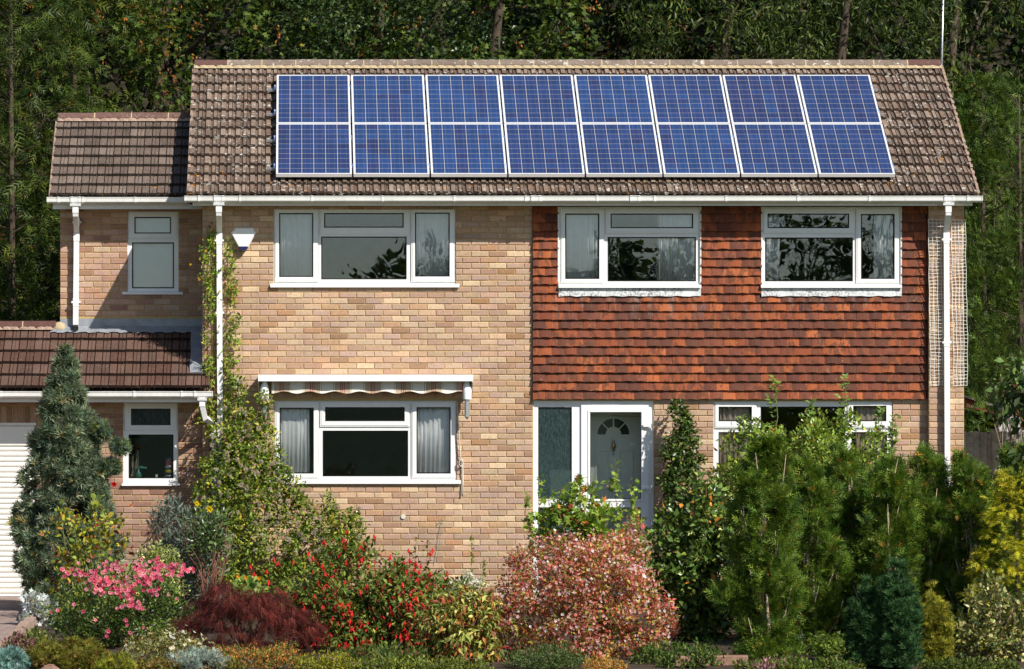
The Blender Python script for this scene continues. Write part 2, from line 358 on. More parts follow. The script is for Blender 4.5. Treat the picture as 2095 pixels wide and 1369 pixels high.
tpl('lobed', [(0, .3, 0), (0, 0, 0), (-.45, .12, .06), (-.18, .38, 0), (-.5, .72, .05), (-.13, .66, 0), (0, 1.05, -.1), (.13, .66, 0), (.5, .72, .05), (.18, .38, 0), (.45, .12, .06)],
    [(0, 1, 2), (0, 2, 3), (0, 3, 4), (0, 4, 5), (0, 5, 6), (0, 6, 7), (0, 7, 8), (0, 8, 9), (0, 9, 10), (0, 10, 1)][::-1])
def spray(nf, w, droop, fl):
    V = [(-.02, 0, 0), (.02, 0, 0), (0, 1, -droop)]; F = [(0, 1, 2)]
    for i in range(nf):
        t = .12 + .75 * i / nf; L = fl * (1 - .6 * t); z = -droop * t * t
        for s in (-1, 1):
            k = len(V); V += [(0, t, z), (0, t + w, z), (s * L, t + .22 + L * .5, z - .03 + .06 * (i % 2))]; F.append((k, k + 1, k + 2) if s > 0 else (k, k + 2, k + 1))
    return V, F
tpl('spray', *spray(5, .085, .20, .33)); tpl('sprig', *spray(3, .13, .22, .40)); tpl('spray_thin', *spray(4, .07, .35, .30)); tpl('feather', *spray(4, .06, .55, .26))
V, F = [], []
for i in range(7):
    a = i * 2.4; el = .25 + .18 * i; d = np.array([math.cos(a) * math.cos(el * .9), .55 + .45 * math.sin(el), math.sin(a) * math.cos(el * .9)]); d /= np.linalg.norm(d)
    sd = np.cross(d, [0.3, .2, 1]); sd = sd / np.linalg.norm(sd) * .09; k = len(V); b = d * .15
    V += [tuple(b - sd), tuple(b + sd), tuple(d)]; F.append((k, k + 1, k + 2))
tpl('tuft', V, F)
V, F = [(0, 0, 0)], []
for i in range(5):
    a = i * 2 * math.pi / 5; k = len(V)
    V += [(.5 * math.cos(a - .4), .25, .5 * math.sin(a - .4)), (.5 * math.cos(a + .4), .25, .5 * math.sin(a + .4))]; F.append((0, k, k + 1))
tpl('floret', V, F)

def foliage(name, parent, kind, P, D, Nn, S, C, mat='leaf', wide=1.0):
    V0, F0 = TPL[kind]; n = len(P); D = norm(D); X = norm(np.cross(D, Nn)); Z = np.cross(X, D)
    S = np.broadcast_to(np.asarray(S, float), (n,))
    W = P[:, None] + S[:, None, None] * (V0[None, :, 0:1] * wide * X[:, None] + V0[None, :, 1:2] * D[:, None] + V0[None, :, 2:3] * Z[:, None])
    F = (F0[None] + (np.arange(n) * len(V0))[:, None, None]).reshape(-1, 3)
    o = W.reshape(-1, 3).min(0) * .5 + W.reshape(-1, 3).max(0) * .5; o[2] = max(W[..., 2].min(), 0)
    me = tri_mesh(name, W.reshape(-1, 3) - o, F, np.repeat(np.clip(C, 0, 1), len(F0), 0), mat)
    return place(name, me, tuple(o), parent)
LEAF_GAIN = 1.0
def pal(n, cols, w=None, jit=.25, bright=None):
    cols = np.array(cols, float); w = None if w is None else np.array(w, float) / sum(w)
    gr = (cols.max(1) < .34) & (cols[:, 2] < .6 * cols[:, 1]); cols = np.where(gr[:, None], cols * np.array([1.04, 1.05, .70]), cols)
    c = np.where(cols.max(1, keepdims=True) < .34, cols * LEAF_GAIN, cols)[rng.choice(len(cols), n, p=w)]
    return c * (1 + jit * rng.uniform(-1, 1, (n, 1))) * (1 + .08 * rng.uniform(-1, 1, (n, 3)))
def clumped(cen, out, rc, n, wo=.6, wr=.8, wu=.2, nu=.6, zmin=.02, flat=1.0):
    """n leaves around clump centres: points, leaf axes, leaf normals"""
    i = rng.integers(0, len(cen), n); off = sph(n) * ((rc[i][:, None] if hasattr(rc, '__len__') else rc) * 1.05 * rng.random((n, 1)) ** .45); off[:, 2] *= flat
    P = cen[i] + off; P[:, 2] = np.maximum(P[:, 2], zmin + .05 * rng.random(n))
    o = norm(out[i] * .6 + norm(off) * .7)
    D = norm(o * wo + rng.normal(size=(n, 3)) * wr * .6 + np.array([0, 0, wu]))
    Nn = norm(o * .5 + np.array([0, 0, nu]) + rng.normal(size=(n, 3)) * .45)
    return P, D, Nn
def ell_cl(c, r, n, inner=.45, lump=.16, zmin=.05):
    d = sph(n); ph = rng.random(6) * 6.3
    wob = 1 + lump * (np.sin(d[:, 0] * 4 + ph[0]) * np.sin(d[:, 2] * 5 + ph[1]) + .6 * np.sin(d[:, 0] * 9 + d[:, 1] * 7 + ph[2]))
    f = (1 - inner * rng.random(n) ** 1.6) * wob
    cen = np.array(c) + d * np.array(r) * f[:, None]; cen[:, 2] = np.maximum(cen[:, 2], zmin)
    return cen, norm(d / np.array(r))
def lathe_cl(x, y, z0, z1, prof, n, inner=.5, lump=.12, sq=1.0):
    """clump centres in a body of revolution; prof(t) is the radius at height fraction t"""
    tt = rng.random(n * 4); rr = prof(tt); keep = rng.random(n * 4) < rr / rr.max(); tt = tt[keep][:n]; rr = prof(tt); n = len(tt)
    a = rng.random(n) * 2 * math.pi; ph = rng.random(3) * 6.3
    f = (1 - inner * rng.random(n) ** 1.5) * (1 + lump * (np.sin(3 * a + tt * 9 + ph[0]) + .7 * np.sin(7 * a + tt * 23 + ph[1])))
    d = np.stack([np.cos(a), np.sin(a) * sq, 0 * a], 1)
    cen = np.array([x, y, 0]) + d * (rr * f)[:, None]; cen[:, 2] = z0 + tt * (z1 - z0)
    return cen, norm(d + np.array([0, 0, .25]))
def stems(name, parent, base, targets, r0, mat='bark', n=5, bend=.12):
    mb = MB(); b = np.array(base)
    for q in targets:
        q = np.array(q); m1 = b + (q - b) * .35 + np.array([0, 0, .12 * abs(q[2] - b[2])]) + rng.normal(size=3) * bend * .4; m2 = b + (q - b) * .7 + rng.normal(size=3) * bend * .5
        b2 = b + np.array([*rng.normal(size=2) * r0 * 1.5, 0])
        mb.tube([b2, m1, m2, q], [r0, r0 * .75, r0 * .5, r0 * .2], n)
    return mb.build(name, mat, parent, True)
def trunk(name, parent, pts, rads, mat='bark', n=9):
    mb = MB(); mb.tube(pts, rads, n); return mb.build(name, mat, parent, True)

# ------------------------------------------------------------------ the setting: ground, drive, hillside
mb = MB(); mb.quad((-400, -400, -0.03), (400, -400, -0.03), (400, 60, -0.03), (-400, 60, -0.03)); tag(mb.build('ground', 'grass_far'), kind='structure')
def sheet(name, mat, x0, x1, y0, y1, nx, ny, fz):
    xs = np.linspace(x0, x1, nx); ys = np.linspace(y0, y1, ny); mb = MB()
    for b in ys:
        for a in xs: mb.v.append((a, b, fz(a, b)))
    for j in range(ny - 1):
        for i in range(nx - 1): mb.f.append((j * nx + i, j * nx + i + 1, (j + 1) * nx + i + 1, (j + 1) * nx + i)); mb.t.append(None)
    return tag(mb.build(name, mat, None, True), kind='structure')
sheet('flower_bed', 'soil', wx(70, -4), 12, -13.5, 0.05, 90, 80, lambda a, b: 0.015 + 0.03 * math.sin(a * 3.1 + b) * math.sin(b * 2.3) + 0.02 * random.random())
sheet('hillside', 'leaf_litter', -60, 60, 7.5, 60, 60, 40, lambda a, b: 0.0 if b < 9 else min((b - 9) * 0.55, 22) + 0.4 * math.sin(a * .5) * math.sin(b * .7))

# paved drive with real slabs
mb = MB(); mb.box(-9.0, wx(60, -4), -14, 0.05, -0.02, 0.004); drive = tag(mb.build('driveway', 'mortar'), kind='structure')
slabs = []
for v in range(5):
    mb = MB(); j = [random.uniform(-.003, .003) for _ in range(4)]
    mb.v += [(-.297, -.297, 0), (.297, -.297, 0), (.297, .297, 0), (-.297, .297, 0), (-.29, -.29, .03 + j[0]), (.29, -.29, .03 + j[1]), (.29, .29, .03 + j[2]), (-.29, .29, .03 + j[3])]
    for f in ((4, 5, 6, 7), (0, 1, 5, 4), (1, 2, 6, 5), (2, 3, 7, 6), (3, 0, 4, 7)): mb.f.append(f); mb.t.append(None)
    slabs.append(mb.mesh('paving_slab', 'paving'))
xe = wx(58, -4) - 0.305
for i in range(9):
    for j in range(22): place('paving_slab', slabs[(i * 3 + j * 7) % 5], (xe - i * .6, -0.3 - j * .6, .004), drive)
# edging blocks between the drive and the bed, following the bed's splayed corner
bed = thing('bed_edging', (wx(58, -5), -6, 0), 'low row of tan edging blocks between paved drive and flower bed', 'edging')
pth = [(wx(64, -1.5), -1.2), (wx(60, -4), -4.6), (wx(62, -5.6), -5.3), (wx(30, -8), -8.2), (wx(0, -10), -10.2)]
for a, b in zip(pth[:-1], pth[1:]):
    L = math.dist(a, b); n = max(1, round(L / .45)); ang = math.atan2(b[1] - a[1], b[0] - a[0])
    for i in range(n):
        t = (i + .5) / n; mb = MB(); h = L / n / 2 - .006
        mb.cbox(-h, h, -.06, .06, 0, .12 + random.uniform(-.01, .01), .008)
        place('edging_block', mb.mesh('edging_block', 'kerb'), (a[0] + (b[0] - a[0]) * t, a[1] + (b[1] - a[1]) * t, .02), bed, (0, 0, ang))
kb = thing('bed_edging', (wx(1430, -11), -11.2, 0), 'two brown edging blocks by bare soil right of the pink bush', 'edging')
for i in range(2):
    mb = MB(); mb.cbox(-.19, .19, -.06, .06, 0, .11, .01); place('edging_block', mb.mesh('edging_block', 'rock'), (wx(1412, -11) + i * .41, -11.2 + .05 * i, .01), kb, (0, 0, .12))

# ------------------------------------------------------------------ masonry helpers
def holed(mb, x0, x1, z0, z1, holes, y0, y1, t=None):
    """slab in the xz plane with rectangular openings (x0, x1, z0, z1) and real reveals"""
    xs = sorted({x0, x1, *[min(max(q, x0), x1) for h in holes for q in h[:2]]}); zs = sorted({z0, z1, *[min(max(q, z0), z1) for h in holes for q in h[2:]]})
    nx, nz = len(xs) - 1, len(zs) - 1
    def solid(i, j):
        if not (0 <= i < nx and 0 <= j < nz): return False
        cx, cz = (xs[i] + xs[i + 1]) / 2, (zs[j] + zs[j + 1]) / 2
        return not any(h[0] < cx < h[1] and h[2] < cz < h[3] for h in holes)
    for i in range(nx):
        for j in range(nz):
            if not solid(i, j): continue
            a, b, c, d = xs[i], xs[i + 1], zs[j], zs[j + 1]
            mb.quad((a, y0, c), (b, y0, c), (b, y0, d), (a, y0, d), t); mb.quad((b, y1, c), (a, y1, c), (a, y1, d), (b, y1, d), t)
            if not solid(i - 1, j): mb.quad((a, y1, c), (a, y0, c), (a, y0, d), (a, y1, d), t)
            if not solid(i + 1, j): mb.quad((b, y0, c), (b, y1, c), (b, y1, d), (b, y0, d), t)
            if not solid(i, j - 1): mb.quad((a, y1, c), (b, y1, c), (b, y0, c), (a, y0, c), t)
            if not solid(i, j + 1): mb.quad((a, y0, d), (b, y0, d), (b, y1, d), (a, y1, d), t)
def brick_set(cols, w, n=44):
    out = []
    for v in range(n):
        c = np.array(cols[np.random.RandomState(v + 5).choice(len(cols), p=np.array(w) / sum(w))]) * random.uniform(.88, 1.12) * np.array([1, random.uniform(.96, 1.04), random.uniform(.93, 1.07)])
        mb = MB(); j = lambda: random.uniform(-.0025, .0025)
        x, z, y = .1075, .0325, .05; q = .006
        pf = [(-x + q + j(), 0 + j() * .4, -z + q + j()), (x - q + j(), j() * .4, -z + q + j()), (x - q + j(), j() * .4, z - q + j()), (-x + q + j(), j() * .4, z - q + j())]
        pm = [(-x, .005, -z), (x, .005, -z), (x, .005, z), (-x, .005, z)]; pb = [(a, y, b) for a, _, b in pm]
        t = tuple(np.clip(c, 0, 1))
        mb.quad(*pf, t)
        for a in range(4):
            b = (a + 1) % 4; mb.quad(pm[a], pm[b], pf[b], pf[a], t); mb.quad(pb[a], pb[b], pm[b], pm[a], t)
        out.append((mb.mesh('brick', 'brick'), mb, t))
    return out
PITCH, BL = 0.0748, 0.2242
def lay(x0, x1, z0, z1, holes, anchor, zph, par, rev=True):
    """stretcher bond: returns (cx, cz, width fraction) for each brick"""
    res = []; k0 = math.floor((z0 - zph) / PITCH)
    for kk in range(k0, int((z1 - zph) / PITCH) + 1):
        za, zb = zph + kk * PITCH, zph + (kk + 1) * PITCH
        if za < z0 - .03 or zb > z1 + .05: continue
        off = BL / 2 if (kk + par) % 2 else 0; zc = (za + zb) / 2
        n = int((x1 - x0) / BL) + 3; n0 = int((anchor - x1) / BL) - 1
        for i in range(n0, n0 + n + 2):
            b = anchor + off - i * BL - .0045; a = b - BL + .009
            segs = [(max(a, x0 + .002), min(b, x1 - .002))]
            for h in holes:
                if min(zb, h[3]) - max(za, h[2]) > .4 * PITCH:
                    ns = []
                    for p, q in segs:
                        if h[1] <= p or h[0] >= q: ns.append((p, q)); continue
                        if h[0] > p: ns.append((p, h[0] - .003))
                        if h[1] < q: ns.append((h[1] + .003, q))
                    segs = ns
            for p, q in segs:
                if q - p > .025: res.append(((p + q) / 2, zc, (q - p) / .215))
    return res
def bricks(parent, lst, bset, y, limit=10**6, key=None):
    """the first `limit` bricks (best by key) become objects, the rest one joined part"""
    if key: lst = sorted(lst, key=key)
    rest = MB()
    for i, (cx, cz, f) in enumerate(lst):
        me, src, t = bset[random.randrange(len(bset))]
        yy = y + random.uniform(-.002, .002); rz = random.uniform(-.006, .006)
        if i < limit: place('brick', me, (cx, yy, cz), parent, (0, rz, 0), (f, 1, 1))
        else:
            k0 = len(rest.v); sh = random.uniform(.9, 1.1); tt = tuple(min(1, q * sh) for q in t)
            rest.v += [(cx + v[0] * f, yy + v[1], cz + v[2]) for v in src.v]
            rest.f += [tuple(k0 + q for q in fc) for fc in src.f]; rest.t += [tt] * len(src.f)
    if rest.v: tag(rest.build('brickwork', 'brick', parent), kind='stuff')

def rect(px0, px1, py0, py1, y): return (wx(px0, y), wx(px1, y), wz(py1, y), wz(py0, y))
def window(parent, y, outer, sashes, panes, sill, label, gl='glass', depth=.07, sill_out=.07, obscure=(), tilt=.016):
    w = place('window', None, (wx((outer[0] + outer[1]) / 2, y), y, wz(outer[3], y)), parent); w['label'] = label
    o = rect(*outer, y); pr = [rect(*p, y) for p in panes]; sr = [rect(*s, y) for s in sashes]
    mb = MB(); holed(mb, *o, pr, y, y + depth); mb.ring(o[0] - .012, o[1] + .012, o[2] - .004, o[3] + .012, .02, y - .006, y + .05, .003)
    mb.build('frame', 'upvc', w)
    for s in sr:
        inn = [p for p in pr if p[0] > s[0] and p[1] < s[1] and p[2] > s[2] and p[3] < s[3]]
        mb = MB(); holed(mb, *s, inn, y - .016, y - .001)
        g = .016
        holed(mb, s[0] + g, s[1] - g, s[2] + g, s[3] - g, inn, y - .022, y - .0165)
        mb.build('sash', 'upvc', w)
        mb = MB(); mb.ring(s[0] - .006, s[1] + .006, s[2] - .006, s[3] + .006, .0055, y - .003, y + .01, .001); mb.build('gap_shade', 'rail_metal', w)  # grey ring drawn in place of the shadow line round the sash
    for i, p in enumerate(pr):
        ins = any(p[0] > s[0] and p[1] < s[1] and p[2] > s[2] and p[3] < s[3] for s in sr); yy = y - (.016 if ins else 0)
        mb = MB(); mb.ring(p[0] - .001, p[1] + .001, p[2] - .001, p[3] + .001, .009, yy + .006, yy + .03, .002)
        mb.ring(p[0] + .0085, p[1] - .0085, p[2] + .0085, p[3] - .0085, .007, yy + .016, yy + .03, .001); mb.build('gasket', 'gasket', w)
        mb = MB(); ti = tilt * (p[3] - p[2]); tx = random.uniform(-.0008, .0008)
        mb.v += [(x_, y_ + yy + (ti if z_ == p[3] else 0) + tx * (x_ == p[1]), z_) for x_, y_, z_ in ((p[0] + .002, .016, p[2]), (p[1] - .002, .016, p[2]), (p[1] - .002, .016, p[3]), (p[0] + .002, .016, p[3]), (p[0] + .002, .020, p[2]), (p[1] - .002, .020, p[2]), (p[1] - .002, .020, p[3]), (p[0] + .002, .020, p[3]))]
        mb.f += [(0, 1, 2, 3), (5, 4, 7, 6), (4, 0, 3, 7), (1, 5, 6, 2)]; mb.t += [None] * 4; mb.build('pane', 'glass_obscure' if i in obscure else gl, w)
    if sill:
        s = rect(*sill, y - sill_out); mb = MB()
        mb.prism_x([(y - sill_out, s[2]), (y - sill_out, s[3] - .012), (y - sill_out + .008, s[3] - .004), (y + .03, s[3] + .008), (y + .03, s[2] + .006), (y - sill_out + .015, s[2] + .004)], s[0], s[1]); mb.build('sill', 'upvc', w)
    return w
def curtain(px0, px1, py0, py1, y, label, mat='curtain', folds=9, amp=.022, ph=0.0):
    x0, x1, z0, z1 = rect(px0, px1, py0, py1, y); n = folds * 8; mb = MB()
    for r, z in ((0, z1), (1, z0)):
        for i in range(n + 1):
            t = i / n; xx = x0 + (x1 - x0) * t + .008 * math.sin(t * 17 + ph + r); a = amp * (1.0 if r else .75) * (.7 + .5 * math.sin(t * 5.3 + ph))
            mb.v.append((xx, y + a * math.sin(t * folds * 2 * math.pi + ph + .9 * math.sin(t * 7 + ph)), z))
    for i in range(n): mb.f.append((i, n + 1 + i, n + 2 + i, i + 1)); mb.t.append(None)
    o = mb.build('curtain', mat, None, True); tag(o, label, 'curtain', 'curtains behind the front windows')
    sd = o.modifiers.new('thick', 'SOLIDIFY'); sd.thickness = .003
    return o

GPR = [(0, 0), (0, -.07), (-.02, -.082), (-.085, -.082), (-.108, -.06), (-.112, -.012), (-.118, -.008), (-.118, 0), (-.106, 0), (-.1, -.055), (-.08, -.072), (-.02, -.072), (-.006, -.06), (-.006, 0)]
def gutter(parent, px0, px1, pyt, y, brackets, unions, slope=0.0):
    x0, x1 = wx(px0, y), wx(px1, y); z = wz(pyt, y); mb = MB()
    prof = [(y + a, z + b) for a, b in GPR]; mb.prism_x(prof, x0, x1)
    for xa, xb in ((x0 - .004, x0 + .012), (x1 - .012, x1 + .004)): mb.prism_x([(y + a * 1.03, z + b * 1.03 + .001) for a, b in GPR[:8]], xa, xb)
    g = mb.build('gutter', 'upvc_old', parent)
    for bx in brackets:
        xx = wx(bx, y); mb = MB(); mb.prism_x([(y + a * 1.07 + (.002 if i == 0 else 0), z + b * 1.12 + .004) for i, (a, b) in enumerate(GPR[:8])], xx - .012, xx + .012); mb.build('bracket', 'upvc', g)
    for bx in unions:
        xx = wx(bx, y); mb = MB(); mb.prism_x([(y + a * 1.06, z + b * 1.07 + .003) for a, b in GPR[:8]], xx - .06, xx + .06)
        for s in (-1, 1): mb.prism_x([(y + a * 1.1, z + b * 1.14 + .006) for a, b in GPR[:8]], xx + s * .05 - .014, xx + s * .05 + .014)
        mb.build('joint', 'upvc', g)
    return g
def downpipe(parent, px, gy, gz, wall_y, zb, clips, px2=None, r=.049, foot=False):
    x = wx(px, gy); x2 = wx(px2 if px2 is not None else px, wall_y - .05); yw = wall_y - .055; mb = MB()
    mb.tube([(x, gy - .055, gz - .07), (x, gy - .055, gz - .20)], r * 1.1, 4)
    mb.tube([(x, gy - .055, gz - .195), (x, gy - .055, gz - .22), (x + (x2 - x) * .0, yw, gz - .44), (x + (x2 - x) * .0, yw, gz - .47)], r, 4)
    mb.tube([(x, yw, gz - .46), (x, yw, gz - .56)], r * 1.13, 4)
    mb.tube([(x, yw, gz - .5), (x2, yw, zb)], r, 4)
    mb.prism_x([(gy - .005, gz - .085), (gy - .112, gz - .085), (gy - .105, gz - .115), (gy - .012, gz - .115)], x - .07, x + .07)
    d = mb.build('downpipe', 'upvc', parent)
    for cz_ in clips:
        t = (gz - .5 - cz_) / (gz - .5 - zb); xx = x + (x2 - x) * t; mb = MB()
        mb.box(xx - .058, xx + .058, yw - .04, wall_y + .004, cz_ - .012, cz_ + .012); mb.tube([(xx, yw, cz_ - .05), (xx, yw, cz_ + .05)], r * 1.1, 4); mb.build('clip', 'upvc', d)
    return d

# roof tile profiles across one tile (fraction of width, height)
PA = [(0, .0), (.02, .024), (.30, .024), (.33, .004), (.50, .004), (.52, .022), (.71, .022), (.725, .010), (.755, .010), (.77, .020), (.81, .020), (.83, .004), (1, .004)]
PB = [(0, .002), (.012, .022), (.45, .022), (.465, .002), (.505, .002), (.52, .021), (.69, .021), (.70, .013), (.72, .013), (.73, .020), (.945, .020), (.96, .002), (1, .002)]
def tile_src(prof, w, g, cols, n, lap=.05, front=.042):
    out = []
    for v in range(n):
        b = np.array(cols[v % len(cols)]) * random.uniform(.82, 1.18); mb = MB(); L = g + lap
        P = [(p * w, h) for p, h in prof]; tw = random.uniform(-.003, .003)
        for (x0, h0), (x1, h1) in zip(P[:-1], P[1:]):
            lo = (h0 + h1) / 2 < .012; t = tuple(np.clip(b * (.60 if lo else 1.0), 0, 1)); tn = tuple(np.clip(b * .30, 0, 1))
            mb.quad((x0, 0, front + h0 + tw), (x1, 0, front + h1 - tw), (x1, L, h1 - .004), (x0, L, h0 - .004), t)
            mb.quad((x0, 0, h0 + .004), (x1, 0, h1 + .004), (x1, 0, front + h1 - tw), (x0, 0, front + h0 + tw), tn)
        for x, h in (P[0], P[-1]): mb.quad((x, 0, .002), (x, 0, front + h), (x, L, h - .004), (x, L, -.006), tuple(b))
        out.append((mb.mesh('roof_tile', tile_src.mat), mb))
    return out
class Slope:
    """roof plane from the eave (y0, z0) to the ridge (y1, z1)"""
    def __init__(s, y0, z0, y1, z1):
        s.y0, s.z0 = y0, z0; s.L = math.hypot(y1 - y0, z1 - z0); s.cy, s.sz = (y1 - y0) / s.L, (z1 - z0) / s.L; s.a = math.atan2(s.sz, s.cy); s.y1, s.z1 = y1, z1
    def pt(s, x, u, n=0.0): return (x, s.y0 + u * s.cy - n * s.sz, s.z0 + u * s.sz + n * s.cy)
    def u_at(s, py, n=0.0):
        lo, hi = -1, s.L + 1
        for _ in range(50):
            m = (lo + hi) / 2; _, y, z = s.pt(0, m, n)
            if CY - (z - CZ) * SC * DIST / (DIST + y) > py: lo = m
            else: hi = m
        return lo
def tile_roof(roof, sl, x0, x1, rows, ncol, srcs, hidden=None, limit=300, skip=None):
    w = (x1 - x0) / ncol; g = sl.L / rows; rest = MB(); cnt = 0; cs, sn = math.cos(sl.a), math.sin(sl.a)
    for r in range(rows):
        for i in range(ncol):
            if skip and skip(r, i): continue
            me, src = srcs[random.randrange(len(srcs))]; o = sl.pt(x0 + i * w, r * g - random.uniform(0, .006), random.uniform(0, .003))
            if cnt < limit and not (hidden and hidden(r, i)):
                place('roof_tile', me, o, roof, (sl.a, random.uniform(-.004, .004), random.uniform(-.004, .004))); cnt += 1
            else:
                k0 = len(rest.v); rest.v += [(o[0] + v[0], o[1] + v[1] * cs - v[2] * sn, o[2] + v[1] * sn + v[2] * cs) for v in src.v]
                rest.f += [tuple(k0 + q for q in f) for f in src.f]; rest.t += src.t
    if rest.v: tag(rest.build('roof_tiles', tile_src.mat, roof), kind='stuff')
def ridge_row(roof, y, z, x0, x1, n, mats, r=.115, bed='pointing'):
    w = (x1 - x0) / n
    for i in range(n):
        mb = MB(); pr = []; m = 9
        for q in range(m): an = math.pi * (-.04 + 1.08 * q / (m - 1)); pr.append((-r * math.cos(an), r * .82 * math.sin(an)))
        pi = [(a * .86, b * .86 - .004) for a, b in pr][::-1]; xa, xb = x0 + i * w + .008, x0 + (i + 1) * w - .008
        c = mats(i); j = random.uniform(-.004, .004)
        mb.prism_x([(y + a, z + b + j) for a, b in pr + pi], xa, xb); mb.t = [c[1]] * len(mb.f); mb.build('ridge_tile', c[0], roof)
        if i:
            mb = MB(); mb.prism_x([(y + a * .985, z + b * .985) for a, b in pr + pi], x0 + i * w - .009, x0 + i * w + .009); mb.build('ridge_joint', 'pointing', roof)
    mb = MB(); N_ = n * 12
    for s in (-1, 1):
        for i in range(N_):
            xa, xb = x0 + (x1 - x0) * i / N_, x0 + (x1 - x0) * (i + 1) / N_; d0 = .006 * math.sin(i * 2.1) + .004 * math.sin(i * 5.3); d1 = .006 * math.sin((i + 1) * 2.1) + .004 * math.sin((i + 1) * 5.3)
            mb.quad((xa, y + s * r * .9, z + .03), (xb, y + s * r * .9, z + .03), (xb, y + s * (r * 1.12 + d1), z - .025), (xa, y + s * (r * 1.12 + d0), z - .025))
    mb.build('ridge_bedding', bed, roof)

# ================================================================== MAIN HOUSE
house = thing('brick_house', (wx(1190), 0, 0), 'large two-storey buff brick house with orange tile-hung bay area and solar roof', 'house')
XL, XM, XP, XR = wx(414), wx(1090), wx(1898), wx(1970)
ZT = wz(423); ZH = wz(818)
W_UL = (560, 932, 425, 581); W_UM = (1144, 1431, 425, 583); W_UR = (1560, 1841, 425, 583); W_LL = (561, 934, 820, 983); W_LR = (1460, 1826, 821, 1020); PORCH = (1091, 1337, 820, 1225)
holes = [rect(*w, 0) for w in (W_UL, W_UM, W_UR, W_LL, W_LR, PORCH)]
fw = place('front_wall', None, (wx(750), 0, 0), house)
mb = MB(); holed(mb, XL, XR, 0.0, ZT + .12, holes, .009, .26); mb.build('wall_core', 'mortar', fw)
bs = brick_set([(.44, .325, .235), (.47, .34, .245), (.40, .285, .205), (.50, .39, .275), (.52, .425, .30), (.33, .225, .16), (.28, .18, .125), (.44, .30, .20), (.40, .295, .235), (.37, .22, .13)], [4, 4, 5, 3.8, 3.0, 2.8, 1.8, 2.4, 5, 1.4])
ZP = wz(610.2)
l1 = lay(XL, XM - .002, 0.02, ZT + .05, holes, XM, ZP, 0)
l2 = lay(XM + .004, XP - .004, 0.02, ZH - .02, holes, XP, ZP, 1)
def vis(b):
    px = b[0] * SC + CX; py = CY - (b[1] - CZ) * SC
    bad = px < 575 and py > 700 or px < 480 or py > 1100 or (py > 985 and px < 700)
    return (bad, b[2] < .98, random.random())
bricks(fw, l1 + l2, bs, 0.0, 300, vis)
# brick pier at the right corner, 12 cm proud
pier = place('corner_pier', None, (wx(1934), -.06, 0), house)
mb = MB(); mb.box(XP, XR, -.111, .008, 0, ZT + .1); mb.build('pier_core', 'mortar', pier)
lp = [(b[0], b[1], b[2]) for b in lay(XP, XR, .02, ZT + .04, [], XR, ZP, 0)]
sv = [q for q in lp]
rest = MB()
for cx, cz, f in sv:
    me, src, t = bs[random.randrange(len(bs))]; k0 = len(rest.v); rest.v += [(cx + v[0] * f, -.12 + v[1], cz + v[2]) for v in src.v]; rest.f += [tuple(k0 + q for q in fc) for fc in src.f]; rest.t += [t] * len(src.f)
tag(rest.build('brickwork', 'brick', pier), kind='stuff')
# other walls, floors, partitions (what one sees dimly through the panes)
HB = 7.3
mb = MB(); mb.box(XL, XL + .25, .262, HB, 0, ZT + .1); mb.box(XR - .25, XR, .262, HB, 0, ZT + .1); mb.box(XL + .252, XR - .252, HB - .25, HB, 0, ZT + .1); mb.build('outer_wall', 'interior_wall', house)
mb = MB()
for px in (985, 1500): mb.box(wx(px) - .05, wx(px) + .05, .262, 4.2, 2.62, ZT + .05)
for px in (1040, 1400): mb.box(wx(px) - .05, wx(px) + .05, .262, 4.2, .06, 2.44)
mb.box(XL + .252, XR - .252, 4.2, 4.3, .06, 2.44); mb.box(XL + .252, XR - .252, 4.2, 4.3, 2.62, ZT + .05); mb.build('inner_wall', 'interior_wall', house)
mb = MB(); mb.box(XL + .252, XR - .252, .262, HB - .252, 2.46, 2.60); mb.box(XL + .252, XR - .252, .262, HB - .252, 0.0, .05); mb.box(XL + .252, XR - .252, .262, HB - .252, ZT + .06, ZT + .1); mb.build('floor_slab', 'interior_floor', house)

# tile hanging
th = place('tile_hanging', None, (wx(1494), -.03, ZH), house)
mb = MB(); holed(mb, XM, XP - .001, ZH + .01, ZT + .05, [h for h in holes[1:3]], -.004, .006); mb.build('backing', 'shed_wood', th)
HC = [(.30, .080, .029), (.245, .064, .026), (.20, .054, .026), (.15, .046, .027), (.11, .039, .026), (.34, .096, .034), (.175, .054, .03)]
hs = []
HW, HG = 25.95 / SC, 18.05 / SC
for v in range(22):
    mb = MB(); w, h = HW - random.uniform(.0015, .003), .17; b = .007 + random.uniform(-.002, .003); c = tuple(np.clip(np.array(HC[v % 7]) * random.uniform(.8, 1.15), 0, 1))
    xs = [0, w * .25, w * .5, w * .75, w]; cb = [0, b * .7, b, b * .7, 0]; e = random.uniform(-.002, .002)
    fr = [(x, -.052 - k_, (.0 if 0 < i < 4 else -.001) + k_ * 1.0) for i, (x, k_) in enumerate(zip(xs, cb))]; bk = [(x, -.026, z) for x, _, z in fr]; tp = [(x, -.010, h) for x in xs]
    for i in range(4):
        mb.quad(fr[i], fr[i + 1], tp[i + 1], tp[i], c); mb.quad(bk[i], bk[i + 1], fr[i + 1], fr[i], c)
    mb.face([bk[0], fr[0], tp[0]], c); mb.face([fr[-1], bk[-1], tp[-1]], c)
    hs.append((mb.mesh('hung_tile', 'hung_tile'), mb))
spots = []
